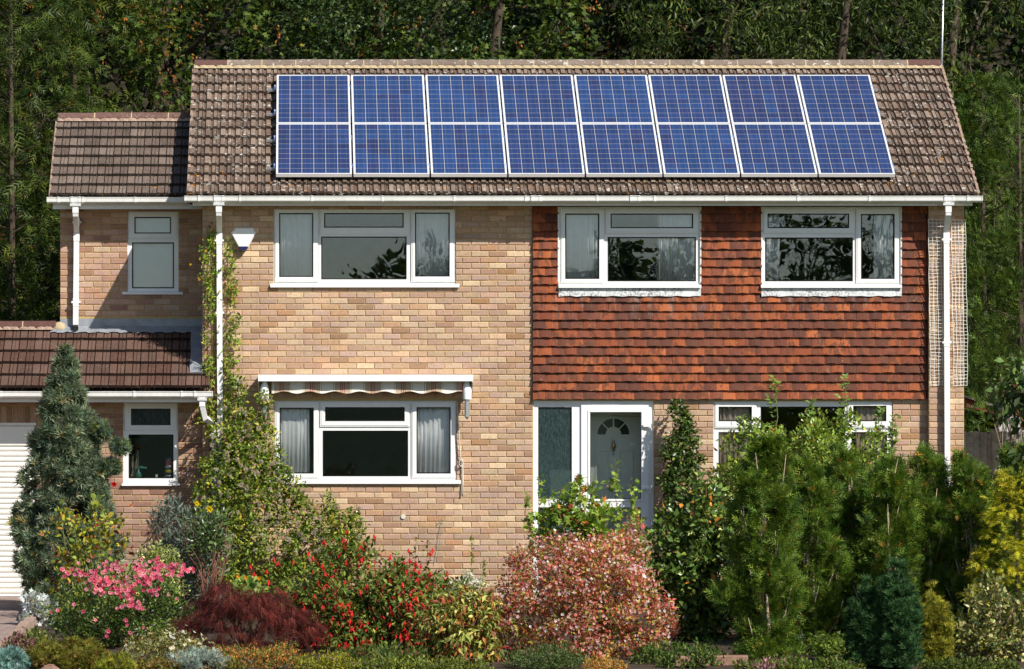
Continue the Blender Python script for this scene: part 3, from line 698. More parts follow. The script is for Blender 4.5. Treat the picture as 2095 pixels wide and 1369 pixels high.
for r in range(22):
    z = wz(817) + r * HG; off = (HW * .5 if r % 2 else 0) + random.uniform(-.004, .004)
    for i in range(-1, 33):
        a, b = XM + i * HW + off, XM + (i + 1) * HW + off
        segs = [(max(a, XM), min(b, XP - .004))]
        for h in holes[1:3]:
            if z + HG * .5 > h[2] - .13 and r >= 11:
                ns = []
                for p, q in segs:
                    if h[1] <= p or h[0] >= q: ns.append((p, q)); continue
                    if h[0] - .006 > p: ns.append((p, h[0] - .006))
                    if h[1] + .006 < q: ns.append((h[1] + .006, q))
                segs = ns
        for p, q in segs:
            if q - p > .02: spots.append((p, z, (q - p) / HW, r))
spots.sort(key=lambda s: (CX + s[0] * SC > 1480 and s[1] < wz(760), s[2] < .9, random.random()))
rest = MB()
for i, (x, z, f, r) in enumerate(spots):
    me, src = hs[random.randrange(22)]; zj, yj = z + random.uniform(-.003, .003), random.uniform(-.004, .002)
    if i < 300: place('hung_tile', me, (x, yj, zj), th, (0, random.uniform(-.012, .012), 0), (f, 1, 1))
    else:
        k0 = len(rest.v); rest.v += [(x + v[0] * f, yj + v[1], zj + v[2]) for v in src.v]; rest.f += [tuple(k0 + q for q in fc) for fc in src.f]; rest.t += src.t
tag(rest.build('hung_tiles', 'hung_tile', th), kind='stuff')

# windows
def trio(y, L, shift=0): return L
window(house, .03, W_UL, [(562, 651, 427, 577), (655, 838, 427, 479), (841, 930, 427, 577)], [(571, 641, 436, 567), (663, 826, 436, 466), (657, 832, 484, 572), (849, 920, 435, 566)], (553, 940, 581, 588), 'upper window above the awning')
window(house, -.02, W_UM, [(1147, 1235, 427, 580), (1239, 1429, 427, 478)], [(1156, 1226, 437, 571), (1249, 1418, 437, 467), (1243, 1424, 485, 576)], (1143, 1434, 583, 589), 'upper window between the tile-hung panels')
window(house, -.02, W_UR, [(1562, 1748, 427, 478), (1751, 1839, 427, 580)], [(1570, 1737, 437, 467), (1565, 1745, 486, 576), (1761, 1830, 438, 571)], (1557, 1845, 583, 589), 'upper window nearest the right corner')
window(house, .03, W_LL, [(563, 652, 823, 979), (655, 838, 823, 873), (842, 932, 823, 979)], [(572, 642, 834, 969), (665, 828, 833, 862), (660, 835, 881, 975), (852, 922, 833, 969)], (551, 943, 983, 990), 'ground-floor window under the awning', 'glass_low', tilt=-.003)
window(house, .03, W_LR, [(1462, 1548, 823, 876), (1734, 1824, 823, 876)], [(1470, 1538, 832, 862), (1470, 1542, 884, 1012), (1556, 1728, 832, 1012), (1745, 1813, 830, 862), (1742, 1815, 884, 1012)], (1453, 1833, 1020, 1026), 'ground-floor window behind the tall shrub', 'glass_low', tilt=-.003)
for a, b in ((1143, 1434), (1558, 1845)):
    mb = MB(); n = 24; x0, x1 = wx(a, -.06), wx(b, -.06)
    for i in range(n):
        xa, xb = x0 + (x1 - x0) * i / n, x0 + (x1 - x0) * (i + 1) / n; f = lambda q: .004 * math.sin(q * 1.7) + .003 * math.sin(q * 3.9)
        mb.quad((xa, -.062 + f(i), wz(606) + f(i + 3)), (xb, -.062 + f(i + 1), wz(606) + f(i + 4)), (xb, -.048, wz(588.5)), (xa, -.048, wz(588.5)))
        mb.quad((xa, -.062 + f(i), wz(606) + f(i + 3)), (xa, -.045, wz(605)), (xb, -.045, wz(605)), (xb, -.062 + f(i + 1), wz(606) + f(i + 4)))
    mb.build('lead_apron', 'lead_white', house)
# white corner trims beside the tile-hung windows
for px in (1142, 1433, 1558, 1843):
    mb = MB(); mb.box(wx(px) - .008, wx(px) + .008, -.05, .0, wz(590), wz(423)); mb.build('trim', 'upvc_old', house)

# porch: outer glazed screen, inner front door
P = place('porch', None, (wx(1214), 0, 0), house)
y = .03; o = rect(*PORCH, y)
panes = [(1101, 1170, 833, 1021), (1207, 1311, 844, 1021), (1101, 1170, 1038, 1205), (1207, 1311, 1038, 1205)]
pr = [rect(*p, y) for p in panes]
mb = MB(); holed(mb, *o, pr, y, y + .07); mb.ring(o[0] - .008, o[1] + .012, o[2], o[3] + .01, .02, y - .008, y + .05, .003); mb.build('frame', 'upvc', P)
mb = MB(); s = rect(1189, 1327, 827, 1220, y); holed(mb, *s, [pr[1], pr[3]], y - .025, y - .001); mb.build('door_leaf', 'upvc', P)
mb = MB(); mb.ring(pr[1][0] - .03, pr[1][1] + .03, pr[1][2] - .03, pr[1][3] + .03, .028, y - .034, y - .0255, .004); mb.build('door_bead', 'upvc', P)
for i, p in enumerate(pr):
    mb = MB(); mb.ring(p[0] - .001, p[1] + .001, p[2] - .001, p[3] + .001, .008, y + .002, y + .03, .002); mb.build('gasket', 'gasket', P)
    mb = MB(); mb.box(p[0] + .002, p[1] - .002, y + .022, y + .026, p[2] + .002, p[3] - .002); mb.build('pane', 'glass_obscure' if i in (0, 2) else 'glass_low', P)
for z in (872, 1000, 1150):
    zz = wz(z); mb = MB(); mb.cbox(wx(1315), wx(1330), -.04, .004, zz - .012, zz + .022, .005); mb.tube([(wx(1330), -.03, zz - .06), (wx(1330), -.03, zz + .022)], .011, 8); mb.build('hinge', 'upvc', P)
# inner door 1.1 m behind the screen
yd = .60
idr = place('front_door', None, (wx(1258, yd), yd, 0), house)
X = lambda px: wx(px, yd)
Z = lambda py: wz(py, yd)
mb = MB(); mb.box(X(1080), X(1400), yd + .03, yd + .1, 0.06, 2.44); mb.build('porch_wall', 'door_white', idr)
mb = MB(); mb.box(X(1078), X(1083), .27, yd + .028, .06, 2.44); mb.box(X(1395), X(1400), .27, yd + .028, .06, 2.44); mb.box(X(1083.5), X(1394.5), .27, yd + .028, 2.40, 2.44); mb.box(X(1083.5), X(1394.5), .27, yd + .028, .055, .075); mb.build('porch_bounce_lining', 'door_white', idr)  # white lining added to bounce sunlight onto the inner door
d0, d1, dt = X(1202), X(1314), Z(852)
mb = MB(); mb.cbox(d0, d1, yd, yd + .028, .05, dt, .004); mb.build('leaf', 'door_paint', idr)
mb = MB(); mb.ring(d0 - .06, d1 + .06, .02, dt + .06, .055, yd - .01, yd + .029, .006); mb.build('frame', 'door_paint', idr)
cx, cz, rr = X(1255), Z(889), .235
def arc(c0, z0, r0, r1, y0, y1, n=22, a0=0, a1=math.pi):
    mb = MB()
    for i in range(n):
        p = [(a0 + (a1 - a0) * q / n) for q in (i, i + 1)]; A = lambda r, a, yy: (c0 + r * math.cos(a), yy, z0 + r * math.sin(a))
        mb.quad(A(r0, p[0], y0), A(r1, p[0], y0), A(r1, p[1], y0), A(r0, p[1], y0)); mb.quad(A(r1, p[0], y0), A(r1, p[0], y1), A(r1, p[1], y1), A(r1, p[1], y0)); mb.quad(A(r0, p[1], y0), A(r0, p[1], y1), A(r0, p[0], y1), A(r0, p[0], y0))
    return mb
arc(cx, cz, rr - .03, rr, yd - .016, yd).build('fanlight_rim', 'door_paint', idr)
arc(cx, cz, .07, .10, yd - .016, yd).build('fanlight_hub', 'door_paint', idr)
arc(cx, cz, .10, rr - .03, yd - .003, yd + .001).build('fanlight_glass', 'dark_glass', idr)
for a in (45, 90, 135):
    mb = MB(); c_, s_ = math.cos(R(a)), math.sin(R(a)); w = .008
    q = lambda r, k_, yy: (cx + r * c_ - k_ * s_, yy, cz + r * s_ + k_ * c_)
    mb.quad(q(.1, -w, yd - .012), q(rr - .03, -w, yd - .012), q(rr - .03, w, yd - .012), q(.1, w, yd - .012)); mb.quad(q(.1, -w, yd - .001), q(rr - .03, -w, yd - .001), q(rr - .03, -w, yd - .012), q(.1, -w, yd - .012)); mb.build('glazing_bar', 'door_paint', idr)
mb = MB(); mb.box(cx - rr, cx + rr, yd - .014, yd - .001, cz - .03, cz - .004); mb.build('fanlight_rail', 'door_paint', idr)
for a, b, t, u in ((1217, 1247, 920, 1002), (1265, 1296, 920, 1002), (1217, 1247, 1030, 1160), (1265, 1296, 1030, 1160)):
    mb = MB(); mb.ring(X(a), X(b), Z(u), Z(t), .03, yd - .011, yd - .0005, .006); mb.build('moulding', 'door_paint', idr)
mb = MB(); mb.lathe([(.0, -.06), (.012, -.05), (.018, -.02), (.03, 0), (.032, .03), (.012, .05), (.02, .06), (.006, .09), (.0, .10)], (cx, yd - .03, Z(915)), 10); mb.build('knocker', 'brass', idr, True)
mb = MB(); mb.lathe([(.008, -.008), (.008, .008), (0, .009)], (cx, yd - .004, Z(929)), 8); mb.build('spyhole', 'gasket', idr)

# roof
S1 = Slope(-.40, wz(401, -.40), 3.5, wz(141, 3.5))
roof = place('roof', None, (wx(1190), 1.5, ZT), house)
RX0, RX1 = wx(384, -.4), wx(2000, -.4)
mb = MB(); q = [(-.36, S1.z0 - .05), (3.5, S1.z1 - .03), (7.45, S1.z0 - .05), (7.45, S1.z0 - .1), (-.30, S1.z0 - .1)]; mb.prism_x(q, RX0 + .02, RX1 - .02); mb.build('roof_deck', 'shed_wood', roof)
mb = MB(); mb.quad((RX0, 3.5, S1.z1), (RX1, 3.5, S1.z1), (RX1, 7.45, S1.z0), (RX0, 7.45, S1.z0)); mb.t = [(.2, .15, .12)]; mb.build('rear_slope', 'roof_tile_lichen', roof)
tile_src.mat = 'roof_tile_lichen'
NC, NR = 51, 14
tw = (RX1 - RX0) / NC
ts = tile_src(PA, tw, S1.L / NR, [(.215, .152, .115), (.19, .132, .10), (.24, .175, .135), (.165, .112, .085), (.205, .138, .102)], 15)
PB_U, PT_U = S1.u_at(361, .10), S1.u_at(153, .13)
px0_, px1_ = wx(563, .4), wx(1834, .4)
def hid(r, i):
    u0, u1 = r * S1.L / NR, (r + 1) * S1.L / NR; xa, xb = RX0 + i * tw, RX0 + (i + 1) * tw
    return u0 > PB_U + .0 and u1 < PT_U - .05 and xa > px0_ + .05 and xb < px1_ - .05
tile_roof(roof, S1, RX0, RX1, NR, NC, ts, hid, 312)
ridge_row(roof, 3.5, S1.z1 + .03, RX0 + .01, wx(1925, 3.5), 22, lambda i: ('roof_tile_brown', (.115, .06, .052)) if i in (0, 21) else ('ridge_lichen', (.20, .152, .12)))
for xs_, s in ((RX0 - .012, -1), (RX1 + .0, 1)):
    mb = MB(); n = 42
    for i in range(n):
        u0, u1 = S1.L * i / n, S1.L * (i + 1) / n; j = .006 * math.sin(i * 3.3)
        mb.quad(S1.pt(xs_, u0, -.02), S1.pt(xs_ + .02, u0, -.02), S1.pt(xs_ + .02 + j, u0, .045), S1.pt(xs_ + j * .5, u0, .045)) if i == 0 else None
        a, b = (xs_, xs_ + .03 + j)
        mb.quad(S1.pt(a, u0, .04 + j), S1.pt(b, u0, .045 + j), S1.pt(b, u1, .045 + j), S1.pt(a, u1, .04 + j)); mb.quad(S1.pt(b, u0, -.06), S1.pt(b, u1, -.06), S1.pt(b, u1, .045 + j), S1.pt(b, u0, .045 + j)); mb.quad(S1.pt(a, u1, -.06), S1.pt(a, u0, -.06), S1.pt(a, u0, .04 + j), S1.pt(a, u1, .04 + j))
    mb.build('verge_pointing', 'kerb', roof)
    mb = MB()   # dark cloak tiles capping the verge mortar
    for r in range(NR):
        if s > 0: mb.cbox(0, 0.001, 0, 0.001, 0, 0.001, .0001)
    # gable wall under the verge
    mb = MB(); gx = XL if s < 0 else XR; t_ = .24 if s < 0 else -.24
    for xg in (gx, gx + t_): mb.face([(xg, .0, ZT), (xg, 7.2, ZT), (xg, 3.5, S1.z1 - .1)])
    mb.build('gable', 'brick' if False else 'mortar', roof)
# fascia, soffit, gutter, downpipes
FY = -.33; GZ = wz(401.5, FY)
mb = MB(); mb.box(wx(394, FY), wx(1990, FY), FY, FY + .02, wz(421, FY), wz(403, FY)); f = mb.build('fascia', 'upvc_old', house)
mb = MB(); mb.box(wx(394, FY), wx(1990, FY), FY + .022, .0, wz(420.4, FY), wz(419, FY)); mb.build('soffit', 'soffit', house)
gutter(house, 378, 2008, 401, FY, [407, 491, 638, 782, 929, 1075, 1221, 1338, 1484, 1631, 1777, 1978], [448, 1096, 1298, 1940])
downpipe(house, 448, FY, GZ, 0.0, .05, [wz(492), wz(640)], 452)
downpipe(house, 1939, FY, GZ, -.12, .05, [wz(490), wz(700)], 1939)

# ================================================================== SIDE EXTENSION
EY = 1.0
ext = thing('side_extension', (wx(265, EY), EY, wz(680, EY)), 'narrow upper brick extension with dark tiled roof left of the main house', 'extension')
ew = place('front_wall', None, (wx(265, EY), EY, wz(680, EY)), ext)
W_E = (261, 365, 431, 597); eh = [rect(*W_E, EY)]
ex0, ex1 = wx(123, EY), wx(413.5, EY); ez0, ez1 = 2.4, wz(424, EY)
mb = MB(); holed(mb, ex0, ex1, ez0, ez1 + .1, eh, EY + .009, EY + .25); mb.build('wall_core', 'mortar', ew)
mb = MB(); mb.box(ex0, ex0 + .2, EY + .252, 4.3, 0, ez1 + .1); mb.box(ex0, ex1, 4.1, 4.3, 0, ez1 + .1); mb.build('outer_wall', 'interior_wall', ext)
bs2 = brick_set([(.39, .27, .21), (.42, .30, .235), (.35, .23, .18), (.43, .33, .26), (.31, .185, .14), (.36, .22, .16)], [5, 5, 4, 3, 2, 2])
bricks(ew, lay(ex0, ex1, wz(652, EY), ez1 + .04, eh, ex1 + .05, wz(647.5, EY), 0), bs2, EY)
window(ext, EY + .03, W_E, [(264, 362, 434, 488)], [(275, 350, 444, 478), (270, 356, 496, 590)], (250, 374, 597, 602.5), 'tall window with a pale blind')
mb = MB(); n = 62; x0, x1, z0, z1 = rect(266, 360, 440, 592, EY + .13)
for i in range(n):
    za, zb = z0 + (z1 - z0) * i / n, z0 + (z1 - z0) * (i + 1) / n; mb.quad((x0, EY + .13, za), (x1, EY + .13, za), (x1, EY + .145, zb - .002), (x0, EY + .145, zb - .002)); mb.quad((x0, EY + .145, zb - .002), (x1, EY + .145, zb - .002), (x1, EY + .13, zb), (x0, EY + .13, zb))
tag(mb.build('window_blind', 'blind'), 'pale blue-grey slatted blind in the extension window', 'blind')
S2 = Slope(EY - .40, wz(403.5, EY - .4), 2.65, wz(249, 2.65))
er = place('roof', None, (wx(250, 1.6), 1.6, ez1), ext)
E0, E1 = wx(103, EY - .4), XL - .003
mb = MB(); mb.prism_x([(EY - .36, S2.z0 - .05), (2.65, S2.z1 - .03), (4.6, S2.z0 - .05), (4.6, S2.z0 - .1), (EY - .3, S2.z0 - .1)], E0 + .02, E1); mb.build('roof_deck', 'shed_wood', er)
mb = MB(); mb.quad((E0, 2.65, S2.z1), (E1, 2.65, S2.z1), (E1, 4.6, S2.z0), (E0, 4.6, S2.z0)); mb.t = [(.12, .085, .07)]; mb.build('rear_slope', 'roof_tile_speckled', er)
tile_src.mat = 'roof_tile_speckled'
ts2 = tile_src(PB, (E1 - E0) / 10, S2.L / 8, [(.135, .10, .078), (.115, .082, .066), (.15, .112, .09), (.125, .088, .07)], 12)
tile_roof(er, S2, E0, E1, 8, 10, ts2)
ridge_row(er, 2.65, S2.z1 + .03, E0 + .01, E1, 4, lambda i: ('roof_tile_speckled', (.14, .075, .062)), .11, 'kerb')
mb = MB(); mb.box(E0 - .012, E0 + .004, 0, .001, 0, .001) if False else None
n = 24
for i in range(n):
    u0, u1 = S2.L * i / n, S2.L * (i + 1) / n; j = .005 * math.sin(i * 3.3)
    mb.quad(S2.pt(E0 - .02, u0, .04), S2.pt(E0 + .004, u0, .045 + j), S2.pt(E0 + .004, u1, .045 + j), S2.pt(E0 - .02, u1, .04)); mb.quad(S2.pt(E0 - .02, u1, -.06), S2.pt(E0 - .02, u0, -.06), S2.pt(E0 - .02, u0, .04), S2.pt(E0 - .02, u1, .04)); mb.quad(S2.pt(E0 - .02, u0, -.06), S2.pt(E0 + .03, u0, -.06), S2.pt(E0 + .03, u0, .04), S2.pt(E0 - .02, u0, .04)) if i == 0 else None
mb.build('verge_pointing', 'kerb', er)
FY2 = EY - .33; GZ2 = wz(403.5, FY2)
mb = MB(); mb.box(wx(108, FY2), XL - .002, FY2, FY2 + .02, wz(428, FY2), wz(405, FY2)); mb.build('fascia', 'upvc_old', ext)
mb = MB(); mb.box(wx(108, FY2), XL - .002, FY2 + .022, EY, wz(427, FY2), wz(425.5, FY2)); mb.build('soffit', 'soffit', ext)
gutter(ext, 97, 381, 403.5, FY2, [120, 170, 277, 374], [155])
dp = downpipe(ext, 155, FY2, GZ2, EY, wz(668, EY - .05), [wz(455, EY), wz(618, EY)])
mb = MB(); xx = wx(155, EY); mb.tube([(xx, EY - .055, wz(664, EY)), (xx, EY - .06, wz(668, EY)), (xx, EY - .12, wz(673, EY))], .05, 4); mb.box(xx - .026, xx + .026, EY - .158, EY - .150, wz(674, EY) - .02, wz(674, EY) + .03); mb.build('shoe', 'gasket', dp)

# ================================================================== GARAGE
GY = 0.06
gar = thing('garage', (wx(150, GY), GY, 0), 'low brick garage with brown tiled lean-to roof and white door', 'garage')
gw = place('front_wall', None, (wx(200, GY), GY, 0), gar)
W_G = (252, 364, 822, 990); G_D = (-260, 74, 866, 1226); gh = [rect(*W_G, GY), rect(*G_D, GY)]
g0, g1 = wx(-330, GY), XL - .002; gz1 = wz(824, GY)
mb = MB(); holed(mb, g0, g1, 0, gz1 + .1, gh, GY + .009, GY + .22); mb.build('wall_core', 'mortar', gw)
bs3 = brick_set([(.29, .18, .14), (.33, .215, .17), (.25, .15, .12), (.34, .24, .19), (.22, .12, .095)], [5, 5, 4, 2, 2])
bricks(gw, lay(wx(74, GY), g1, .02, gz1 + .04, gh, g1, wz(833, GY), 1), bs3, GY)
sold = []
for i in range(30):                                     # soldier course over the garage door
    x = wx(74, GY) - .0375 - i * .075
    if x < g0: break
    me, src, t = bs3[random.randrange(len(bs3))]; place('brick', me, (x, GY, wz(866, GY) + .112), gw, (0, R(90), 0))
for i in range(11):
    me, src, t = bs3[random.randrange(len(bs3))]; place('brick', me, (wx(74, GY) - .11 - i * .2242, GY, wz(866, GY) + .262), gw)
mb = MB(); mb.box(g0, g0 + .2, GY + .222, 2.3, 0, gz1 + .1); mb.box(g0, ex0 - .01, 2.1, 2.3, 0, gz1 + .1); mb.box(wx(120, 1), XL - .01, 3.0, 3.1, 0, 3.0); mb.build('outer_wall', 'interior_wall', gar)
mb = MB(); mb.box(wx(200), wx(205), .3, 3.0, .05, 2.5); mb.box(wx(205.5), XL - .26, .3, 2.98, .01, .06); mb.build('inner_wall', 'interior_wall', gar)
window(gar, GY + .03, W_G, [(255, 361, 825, 880)], [(268, 349, 836, 870), (263, 355, 889, 979)], (249, 368, 990, 994), 'small window with jars on its sill', 'glass_low', obscure=(0,), tilt=-.003)
# roller door: fixed head panels then curved slats
gd = place('garage_door', None, (wx(-93, GY), GY, 0), gar)
x0, x1 = wx(-260, GY), wx(74, GY); ztop = wz(866, GY)
mb = MB(); mb.box(x0, x1, GY - .01, GY + .06, ztop - .03, ztop + .006); mb.build('head_trim', 'upvc_old', gd)
mb = MB(); mb.cbox(x0 + .01, x1 - .01, GY + .02, GY + .06, wz(913, GY), ztop - .032, .01); mb.build('head_panel', 'door_white', gd)
zz = wz(913.6, GY); ph = 10.8 / SC
prof = [(0, 0), (-.010, -.006), (-.017, -.02), (-.018, -.034), (-.014, -.052), (-.004, -.064), (.004, -.0665), (.02, -.0665), (.02, 0)]
mb = MB(); mb.prism_x([(a, b + .0) for a, b in prof], x0 + .01, x1 - .01); me = mb.mesh('slat', 'door_white')
while zz > ph * .4:
    place('slat', me, (0, GY + .045, zz), gd); zz -= ph
# lean-to roof
S3 = Slope(-.40, wz(797, -.40), 1.03, wz(676, 1.03))
gr = place('roof', None, (wx(100, .3), .3, gz1), gar)
G0, G1 = wx(-345, -.4), XL - .004
mb = MB(); mb.prism_x([(-.36, S3.z0 - .05), (1.03, S3.z1 - .03), (1.03, S3.z0 - .1), (-.3, S3.z0 - .1)], G0 + .02, G1); mb.prism_x([(1.03, S3.z1 - .03), (2.5, S3.z0 - .05), (2.5, S3.z0 - .1), (1.03, S3.z0 - .1)], G0 + .02, ex0 - .01); mb.build('roof_deck', 'shed_wood', gr)
tile_src.mat = 'roof_tile_brown'
gwid = .1955; gn = int((G1 - G0) / gwid); GS = G1 - gn * gwid
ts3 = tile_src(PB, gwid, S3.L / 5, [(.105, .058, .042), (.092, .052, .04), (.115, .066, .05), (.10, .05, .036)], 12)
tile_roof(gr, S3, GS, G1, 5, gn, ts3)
for q in range(1):
    place('roof_tile', ts3[3][0], S3.pt(G1, 0, .001), gr, (S3.a, 0, 0), (.55, 1, 1))
ridge_row(gr, 1.03, S3.z1 + .035, GS, wx(116, 1.03), 6, lambda i: ('roof_tile_brown', (.105, .05, .042)), .105, 'kerb')
mb = MB(); mb.lathe([(.0, -.04), (.09, -.03), (.1, .01), (.07, .07), (.02, .09)], (wx(121, 1.0), 1.0, S3.z1 + .02), 10); mb.build('mortar_plug', 'pointing', gr, True)
# lead flashings
mb = MB(); n = 64; fx0, fx1 = wx(103, .9), XL - .003
for i in range(n):
    t0, t1 = i / n, (i + 1) / n; xa, xb = fx0 + (fx1 - fx0) * t0, fx0 + (fx1 - fx0) * t1
    e = lambda x: .014 * math.sin(x * 32) + .008 * math.sin(x * 77)
    u_lo = lambda x: S3.L - .17 + e(x) - (.0 if x > ex0 else 0)
    a0, b0 = S3.pt(xa, u_lo(xa), .062), S3.pt(xb, u_lo(xb), .062)
    hi = lambda x: (x, EY - .006, wz(667, EY)) if x > ex0 - .02 else S3.pt(x, S3.L - .17 + .02 + (x - fx0) * .9, .066)
    mb.quad(a0, b0, hi(xb), hi(xa))
    if xa > ex0 - .02: mb.quad(hi(xa), hi(xb), (xb, EY - .004, wz(652, EY)), (xa, EY - .004, wz(652, EY)))
mb.build('lead_flashing', 'lead', gar)
mb = MB(); n = 16; xa = wx(390, .4)
for i in range(n):
    u0, u1 = .33 + (S3.L - .33) * i / n, .33 + (S3.L - .33) * (i + 1) / n; f = lambda u: .004 * math.sin(u * 9)
    mb.quad(S3.pt(xa + f(u0), u0, .068), S3.pt(XL - .004, u0, .075), S3.pt(XL - .004, u1, .075), S3.pt(xa + f(u1), u1, .068))
    mb.quad(S3.pt(xa + f(u1), u1, .05), S3.pt(xa + f(u0), u0, .05), S3.pt(xa + f(u0), u0, .068), S3.pt(xa + f(u1), u1, .068))
mb.quad(S3.pt(xa, .33, .05), S3.pt(XL + .05, .33, .05), S3.pt(XL + .05, .33, .08), S3.pt(xa, .33, .068))
mb.build('lead_soaker', 'lead', gar)
GZ3 = wz(800.5, FY)
mb = MB(); mb.box(G0, wx(424, FY), FY, FY + .02, wz(823, FY), wz(802, FY)); mb.build('fascia', 'upvc_old', gar)
mb = MB(); mb.box(G0, wx(413, FY), FY + .022, GY + .005, wz(822, FY), wz(820.5, FY)); mb.build('soffit', 'soffit', gar)
gutter(gar, -350, 435, 800.5, FY, [-140, 3, 150, 275, 372, 399], [])
mb = MB(); xx = wx(414, FY); yy = FY - .055
mb.tube([(xx, yy, GZ3 - .07), (xx, yy, GZ3 - .19)], .05, 4); mb.tube([(xx, yy, GZ3 - .185), (xx + .015, yy + .02, GZ3 - .24), (xx + .03, yy + .05, GZ3 - .34), (wx(438), -.07, GZ3 - .42), (wx(438), -.06, GZ3 - .55), (wx(438), -.06, .03)], .045, 4)
mb.prism_x([(FY - .005, GZ3 - .085), (FY - .112, GZ3 - .085), (FY - .105, GZ3 - .115), (FY - .012, GZ3 - .115)], xx - .06, xx + .06); mb.build('downpipe', 'upvc', gar)

# ================================================================== SOLAR ARRAY
NOFF = .15
ub, ut = S1.u_at(356, NOFF), S1.u_at(153.5, NOFF)
PL = (ut - ub - .02) / 2
yb = S1.pt(0, ub, NOFF)[1]
pxL, pxR = wx(563, yb), wx(1833, yb); PP = (pxR - pxL) / 8; PW = PP - .022
print('panel', PW, PL, 'roof pitch', math.degrees(S1.a), 'L', S1.L)
mb = MB(); FW, FD = .024, .042
def lring(mb, x0, x1, y0, y1, w, z0, z1):
    ro = [(x0, y0), (x1, y0), (x1, y1), (x0, y1)]; ri = [(x0 + w, y0 + w), (x1 - w, y0 + w), (x1 - w, y1 - w), (x0 + w, y1 - w)]
    for a in range(4):
        b = (a + 1) % 4
        mb.quad((*ro[a], z1), (*ro[b], z1), (*ri[b], z1), (*ri[a], z1)); mb.quad((*ro[a], z0), (*ro[b], z0), (*ro[b], z1), (*ro[a], z1)); mb.quad((*ri[b], z0), (*ri[a], z0), (*ri[a], z1), (*ri[b], z1))
lring(mb, -PW / 2, PW / 2, 0, PL, FW, -FD, .002); me_f = mb.mesh('frame', 'aluminium')
mb = MB(); mb.box(-PW / 2 + FW - .002, PW / 2 - FW + .002, FW - .002, PL - FW + .002, -.008, -.003); me_b = mb.mesh('backsheet', 'backsheet')
cw, ch = (PW - 2 * FW) / 6, (PL - 2 * FW) / 10; gx, gy_ = .0072, .011
cells = {}
for nm, cc in (('a', (.0145, .031, .112)), ('b', (.0135, .040, .136)), ('c', (.0165, .024, .092))):
    mb = MB(); mb.box(-(cw - gx) / 2, (cw - gx) / 2, -(ch - gy_) / 2, (ch - gy_) / 2, -.003, 0.0, cc); cells[nm] = mb.mesh('cell', 'solar_cell')
tone = ['abbaabaa', 'abbabaca']; order = ['first', 'second', 'third', 'fourth', 'fifth', 'sixth', 'seventh', 'eighth']
for r in range(2):
    for i in range(8):
        o = S1.pt(pxL + (i + .5) * PP, ub + r * (PL + .02), NOFF)
        p_ = place('solar_panel', None, o); p_.rotation_euler = (S1.a, random.uniform(-.0015, .0015), 0)
        where = ('upper' if r else 'lower') + ' row, ' + (order[i] + ' from the left' if i < 7 else 'last on the right')
        tag(p_, 'blue solar panel in the ' + where, 'solar panel', 'solar panels on the main roof')
        for nm, me in (('frame', me_f), ('backsheet', me_b)):
            ob = bpy.data.objects.new(nm, me); col.objects.link(ob); ob.parent = p_
        for a in range(6):
            for b in range(10):
                cme = cells[tone[r][i]] if (a * 7 + i * 3 + r) % 5 and random.random() < .95 else cells[random.choice('abc')]
                ob = bpy.data.objects.new('cell', cme); col.objects.link(ob); ob.parent = p_
                ob.location = (-PW / 2 + FW + (a + .5) * cw, FW + (b + .5) * ch, .0)
for q, (u, nm) in enumerate(((ub + PL * .18, 'lowest'), (ub + PL * .74, 'second lowest'), (ub + PL * 1.27, 'second highest'), (ub + PL * 1.78, 'highest'))):
    mb = MB()
    for dn in (0, -.026):
        mb.quad(S1.pt(pxL - .11, u - .02, NOFF - .046 + dn), S1.pt(pxR + .06, u - .02, NOFF - .046 + dn), S1.pt(pxR + .06, u + .02, NOFF - .046 + dn), S1.pt(pxL - .11, u + .02, NOFF - .046 + dn))
    mb.quad(S1.pt(pxL - .11, u - .02, NOFF - .072), S1.pt(pxR + .06, u - .02, NOFF - .072), S1.pt(pxR + .06, u - .02, NOFF - .046), S1.pt(pxL - .11, u - .02, NOFF - .046))
    mb.quad(S1.pt(pxL - .11, u + .02, NOFF - .072), S1.pt(pxL - .11, u - .02, NOFF - .072), S1.pt(pxL - .11, u - .02, NOFF - .046), S1.pt(pxL - .11, u + .02, NOFF - .046))
    rl = mb.build('mounting_rail', 'rail_metal'); tag(rl, f'{nm} aluminium rail poking out left of the solar panels', 'rail', 'solar mounting rails')
    for i in range(9):
        mb = MB(); xx = pxL + i * PP - .011; A = lambda a, b, n_: S1.pt(xx + a, u + b, NOFF + n_)
        for (b0, b1) in ((-.03, .03),):
            mb.quad(A(-.009, b0, .004), A(.009, b0, .004), A(.009, b1, .004), A(-.009, b1, .004)); mb.quad(A(-.009, b0, -.046), A(.009, b0, -.046), A(.009, b0, .004), A(-.009, b0, .004)); mb.quad(A(.009, b0, -.046), A(.009, b1, -.046), A(.009, b1, .004), A(.009, b0, .004)); mb.quad(A(-.009, b1, -.046), A(-.009, b0, -.046), A(-.009, b0, .004), A(-.009, b1, .004))
        mb.build('clamp', 'clamp_blue', rl)
    for i in range(5):      # roof hooks carry the rail
        mb = MB(); xx = pxL + .25 + i * 1.9; c0 = S1.pt(xx, u, NOFF - .075); c1 = S1.pt(xx, u - .01, .03); c2 = S1.pt(xx, u + .12, .02); mb.tube([c0, c1, c2], .014, 4); mb.build('roof_hook', 'rail_metal', rl)

